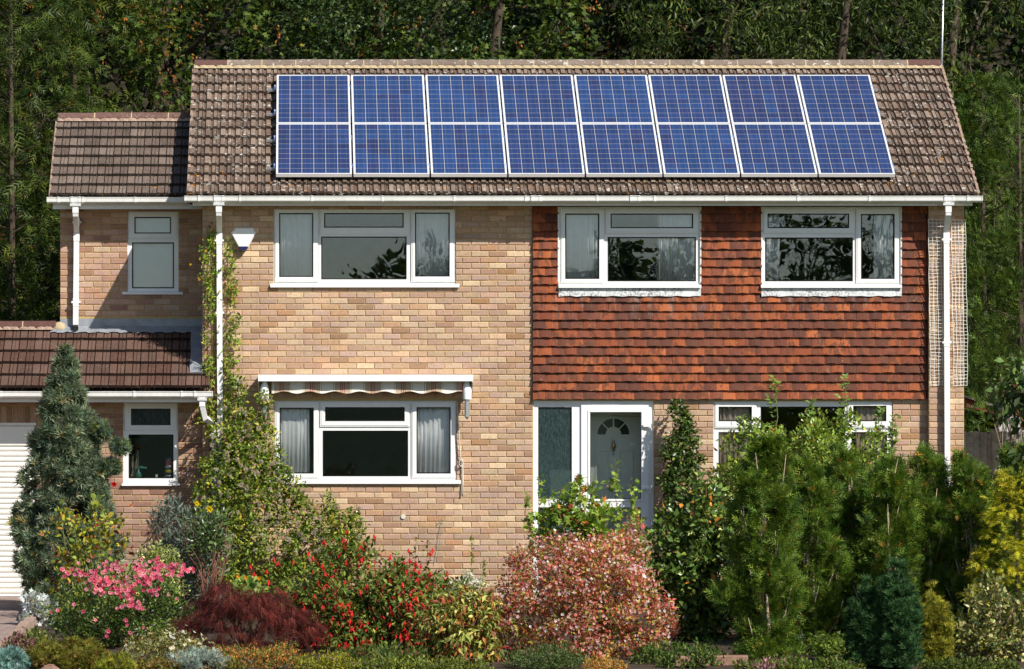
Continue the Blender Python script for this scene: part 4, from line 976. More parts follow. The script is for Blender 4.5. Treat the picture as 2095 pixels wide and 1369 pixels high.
# ================================================================== THINGS ON THE WALLS
# burglar alarm box
al = thing('alarm_box', (wx(498), -.05, wz(513)), 'white six-sided burglar alarm box with navy tip on the brick wall', 'alarm box')
def apoly(pts, y, k_=1.0, c=(498, 488)): return [(wx(c[0] + (a - c[0]) * k_), y, wz(c[1] + (b - c[1]) * k_)) for a, b in pts]
hexa = [(482, 466), (517, 466), (523.5, 477), (508, 506.5), (488, 506.5), (472.5, 477)]
mb = MB(); r0, r1, r2 = apoly(hexa, 0.0), apoly(hexa, -.06), apoly(hexa, -.085, .88)
for a in range(6):
    b = (a + 1) % 6; mb.quad(r0[a], r0[b], r1[b], r1[a]); mb.quad(r1[a], r1[b], r2[b], r2[a])
mb.face(r2); mb.build('cover', 'upvc', al)
tip = [(489, 503.5), (506, 503.5), (508, 507), (503, 513.5), (493, 513.5), (488, 507)]
mb = MB(); r0, r1, r2 = apoly(tip, -.004), apoly(tip, -.075, 1, (498, 508)), apoly(tip, -.092, .8, (498, 508))
for a in range(6):
    b = (a + 1) % 6; mb.quad(r0[a], r0[b], r1[b], r1[a]); mb.quad(r1[a], r1[b], r2[b], r2[a])
mb.face(r2); mb.build('strobe', 'navy_plastic', al)
# awning
aw = thing('awning', (wx(748), -.1, wz(780)), 'folded window awning with white box and striped scalloped valance', 'awning')
yA = -.28
mb = MB(); x0, x1 = wx(528, yA), wx(968, yA)
mb.prism_x([(0.0, wz(771)), (yA + .05, wz(767, yA)), (yA, wz(770, yA)), (yA, wz(780, yA)), (yA + .01, wz(780.5, yA)), (yA + .02, wz(774, yA)), (0, wz(776))], x0, x1); mb.build('cassette', 'upvc', aw)
for xx in (x0 + .002, x1 - .014):
    mb = MB(); mb.prism_x([(0.0, wz(776)), (yA + .02, wz(775, yA)), (yA + .02, wz(782)), (-.05, wz(806)), (0, wz(806))], xx, xx + .012); mb.build('end_plate', 'soffit', aw)
mb = MB(); n = 220; v0, v1 = wx(556, -.22), wx(949, -.22)
for i in range(n):
    xa, xb = v0 + (v1 - v0) * i / n, v0 + (v1 - v0) * (i + 1) / n
    zl = lambda x: wz(803, -.22) - .014 * math.cos((x - v0) * 2 * math.pi / .318)
    yl = lambda x, t: -.165 - .012 * t * math.sin(x * 11) - .02 * t
    zt = wz(777, -.2)
    for t0, t1 in ((0, .5), (.5, .86), (.86, 1)):
        za, zb = (lambda x, t: zt + (zl(x) - zt) * t), None
        mb.quad((xa, yl(xa, t1) - (.018 if t1 == 1 else 0), za(xa, t1)), (xb, yl(xb, t1) - (.018 if t1 == 1 else 0), za(xb, t1)), (xb, yl(xb, t0), za(xb, t0)), (xa, yl(xa, t0), za(xa, t0)))
o_ = mb.build('valance', 'awning_cloth', aw); sd = o_.modifiers.new('thick', 'SOLIDIFY'); sd.thickness = .004
mb = MB(); mb.tube([(v0, -.1, wz(788)), (v1, -.1, wz(788))], .045, 12); mb.build('cloth_roll', 'awning_cloth', aw)
for px in (541, 955.5):
    mb = MB(); xx = wx(px, -.17); mb.tube([(xx, -.16, wz(784)), (xx, -.16, wz(852)), (xx, -.155, wz(857))], [.034, .034, .012], 8); mb.build('arm', 'rail_metal', aw)
    mb = MB(); mb.lathe([(.055, -.13), (.058, -.02), (.05, .03), (.03, .08), (.01, .10)], (xx, -.165, wz(795)), 10); mb.build('arm_cover', 'blind', aw, True)
cord = thing('hanging_rope', (wx(943, -.03), -.03, wz(1016)), 'knotted off-white pull cord hanging beside the lower window', 'cord')
mb = MB(); mb.tube([(wx(935), -.04, wz(823)), (wx(939), -.04, wz(885)), (wx(942), -.035, wz(935)), (wx(946), -.03, wz(940)), (wx(947), -.03, wz(985)), (wx(945), -.03, wz(1015))], [.006, .006, .008, .009, .010, .008], 6); mb.build('rope', 'rope', cord, True)
mb = MB(); pts = [(wx(943) + .026 * math.cos(a * .9), -.04 - .008 * (a % 2), wz(947) + .045 * math.sin(a * .9)) for a in range(14)]; mb.tube(pts, .007, 5); mb.build('knot', 'rope', cord, True)
# netting trellis each side of the right downpipe
for a, b, t, bt, lab in ((1899, 1933, 449, 792, 'white plastic netting on the pier left of the downpipe'), (1946, 1975, 450, 795, 'white plastic netting on the pier right of the downpipe')):
    yy = -.155; x0, x1 = wx(a, yy), wx(b, yy); nz = int((bt - t) / 7.35); nx = max(3, round((b - a) / 7.6)); mb = MB()
    def npnt(i, j): return (x0 + (x1 - x0) * i / nx + .035 * (j / nz if j < nz * .8 else .8) + .004 * math.sin(j * .7 + i), yy - .02 * math.sin(j * .21 + i * .4), wz(t) - j * 7.35 / SC + .004 * math.sin(i * 1.9 + j))
    for i in range(nx + 1): mb.tube([npnt(i, j) for j in range(nz + 1)], .0036, 4)
    for j in range(nz + 1): mb.tube([npnt(i, j) for i in range(nx + 1)], .0036, 4)
    tag(mb.build('plastic_netting', 'netting'), lab, 'netting', 'netting on the corner pier')
# aerial mast
ym = 3.9
mast = thing('aerial_mast', (wx(1924, ym), ym, wz(170, ym)), 'thin grey aerial mast with taped cable at the right gable', 'mast')
mb = MB(); mb.tube([(wx(1924, ym), ym, wz(240, ym)), (wx(1930, ym), ym, wz(-30, ym))], .016, 8); mb.build('pole', 'rail_metal', mast, True)
mb = MB(); mb.tube([(wx(1921.5, ym), ym - .02, wz(240, ym)), (wx(1927.5, ym), ym - .02, wz(-30, ym))], .006, 5)
for j in range(13): mb.tube([(wx(1923.5 + j * .45, ym), ym, wz(140 - j * 13, ym)), (wx(1923.6 + j * .45, ym), ym, wz(137.5 - j * 13, ym))], .021, 8)
mb.build('cable', 'dark_plastic', mast)
# round vent, tap, overflow disc, stake
vt = thing('wall_vent', (wx(476), -.03, wz(790)), 'round white wall vent with dark centre among the climber', 'vent')
def disc(c, z, r0, r1, y0, y1): 
    m = arc(c, z, r0, r1, y0, y1, 22, 0, 2 * math.pi); return m
disc(wx(476), wz(783), .055, .082, -.05, .0).build('rim', 'upvc_old', vt)
mb = MB(); mb.face([(wx(476) + .056 * math.cos(a * .4), -.012, wz(783) + .056 * math.sin(a * .4)) for a in range(16)][::-1]); mb.build('mesh_centre', 'gasket', vt)
for a in range(4):
    mb = MB(); c_, s_ = math.cos(a * .785), math.sin(a * .785); mb.tube([(wx(476) - .055 * c_, -.02, wz(783) - .055 * s_), (wx(476) + .055 * c_, -.02, wz(783) + .055 * s_)], .004, 4); mb.build('spoke', 'upvc_old', vt)
tp = thing('outside_tap', (wx(733), -.05, wz(1060)), 'small black hose tap with copper end on the brick wall', 'tap')
mb = MB(); mb.tube([(wx(731), 0, wz(1046)), (wx(731), -.09, wz(1046)), (wx(730), -.1, wz(1056))], .013, 7); mb.tube([(wx(730.5), -.1, wz(1055)), (wx(730), -.1, wz(1060))], .018, 7); mb.build('spout', 'brass', tp, True)
mb = MB(); mb.tube([(wx(732), -.07, wz(1050)), (wx(736), -.07, wz(1038))], .016, 7); 
for j in range(5): mb.tube([(wx(732 + j * .9), -.07, wz(1049 - j * 2.6)), (wx(732.3 + j * .9), -.07, wz(1048 - j * 2.6))], .022, 7)
mb.build('handle', 'dark_plastic', tp)
mb = MB(); mb.tube([(wx(825), .002, wz(1057)), (wx(825), -.014, wz(1057))], .030, 14); tag(mb.build('wall_disc', 'soffit'), 'small grey round cap set in the brick wall', 'cap')
mb = MB(); mb.tube([(wx(893), -.05, wz(1150)), (wx(900), -.04, wz(1100)), (wx(905), -.03, wz(1064)), (wx(909), -.03, wz(1066))], .0035, 4); mb.tube([(wx(895), -.03, wz(1072)), (wx(904), -.035, wz(1063))], .003, 4); tag(mb.build('garden_wire', 'bottle_green'), 'thin green garden wire tied to the brick wall', 'wire')

# curtains and window-sill things
curtain(566, 646, 429, 574, .11, 'white net curtain, left pane of the window above the awning', folds=7, ph=.3)
curtain(845, 926, 429, 574, .11, 'white net curtain, right pane of the window above the awning', folds=8, ph=1.7)
curtain(1150, 1234, 429, 579, .05, 'white curtain, left pane of the window beside the brick panel', folds=8, ph=2.9)
curtain(1344, 1427, 429, 579, .05, 'white curtain drawn to the right in the middle upper window', folds=9, ph=.8)
curtain(1562, 1594, 429, 579, .05, 'narrow white curtain at the left of the corner window', folds=4, ph=4.1)
curtain(1788, 1838, 429, 579, .05, 'white curtain at the right of the corner window', folds=5, ph=5.2)
curtain(567, 632, 826, 976, .11, 'grey-white curtain in the lower window, left pane', folds=7, ph=2.2)
curtain(847, 926, 826, 976, .11, 'grey-white curtain in the lower window, right pane', folds=9, ph=.1)
curtain(1466, 1535, 826, 1016, .11, 'beige curtain in the shrub-screened window, left side', 'curtain_beige', 7)
curtain(1748, 1818, 826, 1016, .11, 'beige curtain in the shrub-screened window, right side', 'curtain_beige', 7, ph=1.0)
yS = .18
def shelf(name, px, py, prof, mat, label, cat):
    mb = MB(); mb.lathe(prof, (wx(px, yS), yS, wz(py, yS)), 14); return tag(mb.build(name, mat, None, True), label, cat)
mb = MB(); mb.box(wx(255), wx(360), .13, .30, wz(981.5, .2) - .03, wz(981.5, .2)); tag(mb.build('window_board', 'door_white'), 'white inner sill board of the small garage window', 'sill')
shelf('vase', 320, 981, [(.028, 0), (.034, .004), (.018, .03), (.013, .045), (.019, .062)], 'pot_white', 'small white pinched vase on the garage window sill', 'vase')
jx = 345.5
jars = thing('stacked_canister', (wx(jx, yS), yS, wz(981, yS)), 'tall stack of yellow, black and pink canisters on the garage sill', 'canister')
zz = wz(981, yS)
for h, r, m in ((.03, .052, 'jar_yellow'), (.03, .055, 'jar_steel'), (.03, .05, 'dark_plastic'), (.035, .052, 'jar_yellow'), (.02, .05, 'dark_plastic'), (.035, .055, 'jar_steel'), (.075, .045, 'jar_pink'), (.012, .035, 'jar_blue'), (.015, .03, 'dark_plastic')):
    mb = MB(); mb.lathe([(r * .96, 0), (r, h * .15), (r, h * .85), (r * .96, h), (0, h)], (wx(jx, yS), yS, zz), 16); mb.build('tin', m, jars, True); zz += h
sp = thing('spray_bottle', (wx(286, yS), yS, wz(981, yS)), 'green trigger bottle and dry twigs on the garage sill', 'bottle')
mb = MB(); mb.lathe([(.035, 0), (.04, .01), (.04, .08), (.015, .11), (.015, .14)], (wx(283, yS), yS, wz(981, yS)), 12); mb.build('bottle', 'bottle_green', sp, True)
mb = MB(); z_ = wz(957, yS); mb.tube([(wx(281, yS), yS, z_), (wx(290, yS), yS, z_ + .005), (wx(295, yS), yS, z_ - .003), (wx(300, yS), yS, z_)], [.016, .022, .01, .016], 8); mb.build('trigger', 'bottle_green', sp, True)
mb = MB()
for j in range(9):
    x_ = wx(267 + j * 1.6, yS); pts = [(x_, yS + .04, wz(975, yS))]
    for q in range(5): pts.append((pts[-1][0] + random.uniform(-.012, .02), yS + .04 + random.uniform(-.01, .01), pts[-1][2] + .05 + .01 * j * (q > 1) * .4))
    mb.tube(pts, [.004, .004, .0035, .003, .0025, .002], 4)
mb.build('twigs', 'twig', sp)
# soft toy in the corner window
ty = thing('soft_toy', (wx(1574, .06), .06, wz(577)), 'small cream soft toy on the sill of the corner upper window', 'toy')
mb = MB(); c0 = (wx(1574, .06), .06, wz(577))
mb.lathe([(.03, 0), (.055, .02), (.055, .05), (.03, .085), (.0, .09)], c0, 12); mb.lathe([(.0, .075), (.03, .085), (.038, .11), (.025, .135), (0, .142)], c0, 12); mb.build('body', 'toy_cream', ty, True)
for s in (-1, 1):
    mb = MB(); mb.tube([(c0[0] + s * .02, .06, c0[2] + .12), (c0[0] + s * .035, .06, c0[2] + .165)], [.016, .008], 6); mb.build('ear', 'toy_cream', ty, True)
    mb = MB(); mb.tube([(c0[0] + s * .045, .05, c0[2] + .05), (c0[0] + s * .06, .02, c0[2] + .02)], [.018, .015], 6); mb.build('paw', 'toy_cream', ty, True)

# ------------------------------------------------------------------ right background: fence, sheds
fy = 1.2
fe = thing('fence', (wx(2030, fy), fy, 0), 'weathered grey close-board fence to the right of the house', 'fence')
mb = MB(); mb.box(-.0, .082, 0, .018, 0, 1); me = mb.mesh('board', 'fence_wood')
x = XR + .03; zt = wz(884, fy)
for i in range(24): place('board', me, (x + i * .0865, fy + random.uniform(-.004, .004) + .012 * (i % 2), 0), fe, None, (1, 1, zt + random.uniform(-.01, .01)))
for i in range(2): mb = MB(); mb.box(x - .01 + i * 1.05 + .5, x + .08 + i * 1.05 + .5, fy - .08, fy - .002, 0, zt + .04); mb.build('post', 'fence_wood', fe)
mb = MB(); mb.box(x, x + 2.07, fy + .032, fy + .07, zt - .2, zt - .12); mb.build('rail', 'fence_wood', fe)
ys_ = 5.5
sh = thing('lean_to_shed', (wx(2010, ys_), ys_, 0), 'dark open shed with red bargeboard behind the fence', 'shed')
p0, p1 = (wx(1940, ys_), wz(799, ys_)), (wx(2075, ys_), wz(843, ys_))
mb = MB(); mb.quad((p0[0], ys_, p0[1] - .16), (p1[0], ys_, p1[1] - .10), (p1[0], ys_, p1[1]), (p0[0], ys_, p0[1])); mb.quad((p0[0], ys_ + .03, p0[1] - .16), (p1[0], ys_ + .03, p1[1] - .10), (p1[0], ys_, p1[1] - .10), (p0[0], ys_, p0[1] - .16)); mb.build('bargeboard', 'red_board', sh)
mb = MB(); mb.face([(p0[0], ys_ - .05, p0[1] + .01), (p1[0] + .1, ys_ - .05, p1[1] - .02), (p1[0] + .1, ys_ + 2, p1[1] - .02), (p0[0], ys_ + 2, p0[1] + .01)]); mb.quad((p0[0], ys_ - .05, p0[1] - .02), (p1[0] + .1, ys_ - .05, p1[1] - .05), (p1[0] + .1, ys_ - .05, p1[1] - .02), (p0[0], ys_ - .05, p0[1] + .01)); mb.build('roof', 'corrugated', sh)
mb = MB(); mb.box(p0[0], p1[0], ys_ + 1.9, ys_ + 2, 0, p1[1] - .1); mb.box(p1[0] - .05, p1[0], ys_ + .05, ys_ + 1.89, 0, p1[1] - .12); mb.build('wall', 'shed_wood', sh)
yc = 3.2
cs_ = thing('corrugated_shed', (wx(2100, yc), yc, 0), 'low shed with grey corrugated roof at the right edge', 'shed')
mb = MB(); e0, e1 = wx(2033, yc - .4), wx(2260, yc - .4); n = 70; za, zb = wz(900, yc - .5), wz(848, yc)
for i in range(n):
    f = lambda j: .022 * math.sin(j * 1.26); xa, xb = e0 + (e1 - e0) * i / n, e0 + (e1 - e0) * (i + 1) / n
    sk = .16; mb.quad((xa - .02, yc - .75, za + f(i)), (xb - .02, yc - .75, za + f(i + 1)), (xb + sk * .9, yc, zb + f(i + 1)), (xa + sk * .9, yc, zb + f(i)))
mb.build('roof', 'corrugated', cs_, True)
mb = MB(); mb.tube([(e0 + .12, yc, zb + .03), (e1, yc, zb + .03)], .055, 10); mb.build('ridge_cap', 'corrugated', cs_, True)
mb = MB(); mb.box(e0 + .05, e1 - .05, yc - .65, yc + .6, 0, za - .03); mb.build('wall', 'shed_wood', cs_)

# ================================================================== TREES BEHIND THE HOUSE
G1_, G2_, G3_, LIME, YEL, ORG = (.030, .055, .014), (.050, .085, .020), (.085, .125, .030), (.15, .19, .045), (.36, .31, .05), (.36, .13, .03)
def hz(y): return 0.0 if y < 9 else (y - 9) * .55
def broad_tree(name, label, px, y, rad, ztop, zc, kind, n, size, cols, w, ncl=150, rc=.42, extra=None, group='trees behind the house', mat='leaf', wu=.0, wo=.6):
    x = wx(px, y); g = hz(y); t = thing(name, (x, y, g), label, 'tree', group)
    tr = [(x, y, g - .3), (x + .15, y, g + 1.8), (x - .1, y + .1, zc - 1), (x + .1, y, zc + 1.0), (x, y, ztop - 1.0)]
    mb = MB(); mb.tube(tr, [.17, .13, .10, .06, .02], 9)
    c = (x, y, zc); r = (rad, rad * .8, ztop - zc)
    cen, out = ell_cl(c, r, ncl, .6, .18, g + 1.0)
    for q in cen[::22]:
        b = np.array((x, y, zc - 1.2 + random.random() * 1.5)); m_ = (b + q) / 2 + rng.normal(size=3) * .15; mb.tube([b, m_, q], [.035, .022, .008], 5)
    mb.build('trunk', 'bark_dark', t, True)
    P, D, Nn = clumped(cen, out, rc, n, wo, .8, wu, .7, g + .5)
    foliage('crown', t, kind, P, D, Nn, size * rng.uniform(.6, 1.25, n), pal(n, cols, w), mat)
    if extra: extra(t, cen, out, rc)
    return t
def keys(t, cen, out, rc, n=2600):
    sel = rng.random(len(cen)) < .7; i = rng.integers(0, sel.sum(), n // 8); cc = cen[sel][i] + rng.normal(size=(n // 8, 3)) * rc * .6 + out[sel][i] * .15
    P = np.repeat(cc, 8, 0) + rng.normal(size=(len(cc) * 8, 3)) * np.array([.03, .03, .06]); D = np.tile(np.array([0, 0, -1.]), (len(P), 1)) + rng.normal(size=P.shape) * .5
    foliage('seed_keys', t, 'slim', P, D, sph(len(P)), .055, pal(len(P), [(.42, .16, .04), (.36, .20, .06), (.28, .09, .03)]), 'petal', 2.2)
broad_tree('sycamore_tree', 'sycamore with orange seed keys rising behind the low extension roof', 330, 10.5, 3.0, 11.5, 7.2, 'lobed', 13000, .096, [G1_, G2_, G3_, (.11, .15, .04), (.30, .24, .05)], [3, 5, 4, 1.4, .25], 170, .40, keys)
broad_tree('ivy_tree', 'tree smothered in small ivy leaves behind the ridge, left of centre', 770, 11, 1.8, 11, 7.2, 'leaf', 14000, .09, [(.03, .06, .03), (.05, .085, .04), (.10, .14, .07)], [3, 3, 1.5], 120, .36, mat='leaf_gloss')
broad_tree('sycamore_tree', 'sycamore with rusty seed keys behind the middle of the ridge', 1010, 10.5, 2.0, 10.5, 7.2, 'lobed', 8000, .096, [G1_, G2_, G3_, (.11, .15, .04)], [3, 4, 3, 1], 110, .38, lambda t, a, b, c_: keys(t, a, b, c_, 1700))
broad_tree('sycamore_tree', 'leafy sycamore between the first sycamore and the ivy tree', 570, 12.5, 2.2, 12, 7.6, 'lobed', 8000, .096, [G1_, G2_, G3_], [3, 4, 3], 110, .40, lambda t, a, b, c_: keys(t, a, b, c_, 900))
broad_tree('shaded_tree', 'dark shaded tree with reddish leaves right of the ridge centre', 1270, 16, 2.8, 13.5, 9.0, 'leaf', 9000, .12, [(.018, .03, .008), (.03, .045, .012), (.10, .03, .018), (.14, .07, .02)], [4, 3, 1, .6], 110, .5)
for px, y, rad, zt_, lab in ((1480, 12.5, 2.1, 11.5, 'narrow-leaved willow behind the ridge, right of the dark gap'), (1720, 11.5, 2.0, 11.5, 'narrow-leaved willow with bare stems left of the aerial mast'), (1945, 12, 2.2, 11.5, 'narrow-leaved willow behind the aerial mast')):
    broad_tree('willow_tree', lab, px, y, rad, zt_, 7.2, 'slim', 17000, .125, [(.024, .042, .014), (.045, .07, .02), (.09, .12, .035), (.13, .15, .05)], [3, 4, 2.6, 1], 130, .38, None, 'willows behind the house', 'leaf', -.35, .4)
for i, px in enumerate((-120, 230, 560, 880, 1130, 1400, 1620, 1880, 2180, 2420)):
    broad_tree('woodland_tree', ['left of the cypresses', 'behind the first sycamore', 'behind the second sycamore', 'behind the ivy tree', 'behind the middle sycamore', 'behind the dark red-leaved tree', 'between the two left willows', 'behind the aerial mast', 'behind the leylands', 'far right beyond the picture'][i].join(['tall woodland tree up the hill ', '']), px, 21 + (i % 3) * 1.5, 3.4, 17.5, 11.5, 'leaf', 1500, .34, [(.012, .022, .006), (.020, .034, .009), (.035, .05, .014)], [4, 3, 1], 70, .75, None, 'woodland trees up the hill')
def cypress(name, label, px, y, R_, ztop, kind, n, size, cols, w, droop, power=.6, ncl=220, rc=.3, group=None, z0=.3, px_top=None, mat='leaf', bark='bark', lump=.14, inner=.55, cat='tree', wo=.7, sq=1.0, wide=1.0):
    x = wx(px, y); g = hz(y); t = thing(name, (x, y, g), label, cat, group)
    xt = wx(px_top, y) if px_top is not None else x
    mb = MB(); mb.tube([(x, y, g - .1), (x + .03, y, g + (ztop - g) * .4), (xt, y, ztop - .1)], [min(.028 * (ztop - g), .07), min(.018 * (ztop - g), .05), .01], 8)
    cen, out = lathe_cl(x, y, g + z0, ztop, lambda q: R_ * np.maximum(1 - q, .02) ** power * np.minimum(1, .55 + q * 2.2), ncl, inner, lump, sq)
    for q in cen[::6]:
        b = np.array((x, y, max(g + .1, q[2] - .25))); mb.tube([b, (b + q) / 2 + np.array([0, 0, .04]), q], [.012, .009, .004], 4)
    mb.build('trunk', bark, t, True)
    rci = rc * (.4 + .6 * np.minimum(1, (ztop - cen[:, 2]) / (ztop - g) * 3.2)); P, D, Nn = clumped(cen, out, rci, n, wo, .55, droop, .5, g + .05)
    foliage('crown', t, kind, P, D, Nn, size * rng.uniform(.6, 1.3, n), pal(n, cols, w), mat, wide)
    return t, cen, out
CY_ = [(.018, .034, .009), (.034, .060, .014), (.065, .095, .022), (.11, .13, .035), (.20, .10, .03)]
cypress('cypress_tree', 'drooping dark green cypress at the left edge beyond the garage', 20, 6.5, 1.9, 10.5, 'sprig', 10500, .21, CY_, [2, 4, 4, 2.4, .12], -.40, .35, 330, .26, 'tall cypresses left of the house', bark='bark_dark', inner=.4)
cypress('cypress_tree', 'tall cypress between the left edge and the sycamore', 150, 9.5, 1.8, 11.0, 'sprig', 9000, .21, CY_, [2, 4, 4, 2.4, .2], -.40, .35, 300, .26, 'tall cypresses left of the house', bark='bark_dark', inner=.4)
cypress('cypress_tree', 'cypress mostly cut off by the left border of the picture', -170, 7.5, 2.1, 13, 'spray_thin', 3500, .27, CY_, [3, 4, 3, 1, .1], -.75, .45, 200, .36, 'tall cypresses left of the house')
LY_ = [(.022, .045, .010), (.042, .080, .016), (.075, .125, .026), (.12, .17, .04)]
cypress('leyland_cypress', 'bright green leyland cypress just right of the gable', 2085, 5.2, 1.25, 6.65, 'sprig', 11500, .155, LY_, [1.6, 4, 4, 2.4], .4, .38, 260, .20, 'leyland cypresses right of the gable', bark='bark_dark', inner=.45, wide=.8)
cypress('leyland_cypress', 'taller leyland cypress behind the right gable end', 2010, 8.6, 1.3, 6.9, 'sprig', 9000, .17, LY_, [2, 4, 3, 2], .4, .38, 200, .22, 'leyland cypresses right of the gable', bark='bark_dark', inner=.45, wide=.8)
cypress('leyland_cypress', 'leyland cypress partly outside the right border', 2260, 6.0, 1.4, 7.6, 'spray_thin', 3500, .24, LY_, [3, 4, 3, 1], .3, .42, 180, .28, 'leyland cypresses right of the gable')
# understorey behind the extension and under the willows
# low shrub seen over the garage ridge
def bush(name, label, cat, px0, px1, pyt, pyb, y, kind, n, size, cols, w, ncl=70, rc=.12, mat='leaf', stem='bark', wo=.6, wr=.8, wu=.2, nu=.6, ry=.75, inner=.55, lump=.14, flat=1.0, group=None, nst=14, r0=.012, jit=.3, wide=1.0):
    x0, x1 = wx(px0, y), wx(px1, y); zt, zb = wz(pyt, y), max(0.0, wz(pyb, y)); x = (x0 + x1) / 2; rx = (x1 - x0) / 2
    t = thing(name, (x, y, 0), label, cat, group)
    if zb < .25: c, r = (x, y, zt * .42), (rx, rx * ry, zt * .58)
    else: c, r = (x, y, (zt + zb) / 2), (rx, rx * ry, (zt - zb) / 2)
    cen, out = ell_cl(c, np.array(r) - rc * .35, ncl, inner, lump, .04)
    cfil, ofil = ell_cl(c, (np.array(r) - rc) * .8, ncl // 3, .9, .05, .04)
    pk_ = rng.choice(len(cen), min(nst + 8, len(cen)), replace=False); stems('stems', t, (x, y, 0), cen[pk_] + out[pk_] * rc * .9, r0, stem)
    P, D, Nn = clumped(np.concatenate([cen, cfil]), np.concatenate([out, ofil]), rc, n, wo, wr, wu, nu, .02, flat)
    foliage('crown', t, kind, P, D, Nn, size * rng.uniform(.45, 1.4, n), pal(n, cols, w, jit), mat, wide)
    return t, cen, out
for p0, p1, top, y, lab in ((150, 330, 190, 8.2, 'hazel thicket just behind the extension ridge, left part'), (280, 470, 150, 8.6, 'hazel thicket between extension ridge and main roof'), (1880, 2040, 60, 9.5, 'hazel thicket at the foot of the mast willow')):
    bush('hazel_thicket', lab, 'shrub', p0, p1, top, 900, y, 'leaf', 6500, .10, [(.03, .05, .012), (.05, .08, .018), (.09, .125, .028), (.26, .13, .03)], [3, 4, 2.4, .15], 130, .26, group='understorey behind the house')
for p0, p1, top, lab in ((-60, 420, 60, 'evergreen undergrowth on the bank left of the ridge'), (380, 900, 20, 'evergreen undergrowth on the bank behind the left half of the ridge'), (880, 1420, 20, 'evergreen undergrowth on the bank behind the middle of the ridge'), (1380, 1900, 10, 'evergreen undergrowth on the bank behind the right half of the ridge'), (1850, 2300, 10, 'evergreen undergrowth on the bank right of the mast')):
    x0_, x1_ = wx(p0, 15), wx(p1, 15); t = thing('laurel_thicket', ((x0_ + x1_) / 2, 15, 3.0), lab, 'shrub', 'evergreen undergrowth on the bank'); n = 3600
    cen, out = ell_cl(((x0_ + x1_) / 2, 15, 6.3), ((x1_ - x0_) / 2, 1.3, 3.4), 160, .4, .1, 3.2); stems('stems', t, ((x0_ + x1_) / 2, 15, 3.2), list(cen[::12]), .03, 'bark_dark')
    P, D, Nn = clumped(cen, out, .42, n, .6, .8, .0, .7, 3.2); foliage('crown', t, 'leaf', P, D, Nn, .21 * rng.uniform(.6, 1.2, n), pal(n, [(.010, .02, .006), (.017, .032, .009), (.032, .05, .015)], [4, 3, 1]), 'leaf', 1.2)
bush('elder_bush', 'light green leafy shrub peeping over the garage ridge', 'shrub', 10, 110, 600, 1000, 3.6, 'leaf', 2600, .085, [G2_, G3_, LIME, (.3, .24, .05)], [3, 4, 3, .4], 70, .2, 'leaf_gloss')

LEAF_GAIN = 1.75
# ================================================================== CLIMBERS ON THE FRONT
def poly_cl(pts, rads, n):
    """clump centres along a pixel polyline; pts = (px, py, y)"""
    pw = np.array([(wx(a, c), c, wz(b, c)) for a, b, c in pts]); rd = np.array(rads) / SC
    L = np.linalg.norm(np.diff(pw, axis=0), axis=1) * (rd[:-1] + rd[1:]); k_ = rng.choice(len(L), n, p=L / L.sum()); t = rng.random((n, 1))
    c = pw[k_] * (1 - t) + pw[k_ + 1] * t; r = (rd[k_] * (1 - t[:, 0]) + rd[k_ + 1] * t[:, 0])
    o = sph(n); o[:, 1] = -np.abs(o[:, 1]) * .8; c = c + o * np.array([1, .45, 1]) * (r * rng.random(n) ** .5)[:, None]
    c[:, 1] = np.minimum(c[:, 1], -.03); return c, norm(o + np.array([0, -.4, .1]))
GREEN_CL = [(.04, .07, .015), (.075, .12, .022), (.13, .18, .035), (.26, .27, .05), (.42, .36, .04)]
# yellow-flowered climber on the downpipe
cl = thing('climbing_plant', (wx(440), -.15, 0), 'thin climber with yellow flowers twined round the left downpipe', 'climber')
cen, out = poly_cl([(438, 870, -.10), (440, 760, -.10), (436, 680, -.09), (438, 600, -.09), (428, 540, -.09), (432, 500, -.08), (440, 462, -.08)], [34, 36, 22, 19, 24, 20, 12], 120)
c2, o2 = poly_cl([(452, 850, -.06), (468, 760, -.05), (474, 690, -.05), (480, 620, -.05), (470, 560, -.05), (468, 500, -.05)], [26, 22, 16, 12, 12, 14], 70); cen = np.concatenate([cen, c2]); out = np.concatenate([out, o2])
stems('stems', cl, (wx(436), -.05, .02), [(wx(432), -.05, wz(470)), (wx(445), -.05, wz(560)), (wx(425), -.05, wz(600)), (wx(470), -.04, wz(690)), (wx(418), -.04, wz(520))], .010, 'stem_red', 5, .05)
def off_pipe(P, D, Nn):   # the stems twine beside and behind the pipe, few leaves cross it
    k_ = (np.abs(P[:, 0] - wx(450)) > .075) | (rng.random(len(P)) < .10) | (P[:, 2] < wz(868)); return P[k_], D[k_], Nn[k_]
P, D, Nn = off_pipe(*clumped(cen, out, .07, 2700, .5, .9, -.1, .4)); P[:, 1] = np.minimum(P[:, 1], -.015)
foliage('crown', cl, 'leaf', P, D, Nn, .052 * rng.uniform(.6, 1.3, len(P)), pal(len(P), GREEN_CL, [2, 4, 4, 1.2, .3]), 'leaf')
V, F = [], []
def petal_flower(n, r, cup, layers=1, seed=0):
    mb = MB(); rs = random.Random(seed)
    for l in range(layers):
        rr = r * (1 - .28 * l); cc = cup + .35 * l
        for i in range(n):
            a = i * 2 * math.pi / n + l * .6 + rs.uniform(-.1, .1); s_ = .42 + .05 * l
            u = lambda rad, an: (rad * math.cos(an) * math.cos(cc * rad / r), -.012 * l - rad * math.sin(cc * rad / r) * .9, rad * math.sin(an) * math.cos(cc * rad / r))
            mb.quad((0, 0, 0), u(rr * .6, a - s_), u(rr, a), u(rr * .6, a + s_))
    return mb
def flower_meshes(name, cols, mat='petal', n=5, r=.03, cup=.5, layers=1, k=4):
    out = []
    for i in range(k):
        mb = petal_flower(n, r, cup, layers, i); c = cols[i % len(cols)]; mb.t = [tuple(np.clip(np.array(c) * random.uniform(.8, 1.15), 0, 1)) for _ in mb.f]; out.append(mb.mesh(name, mat))
    return out
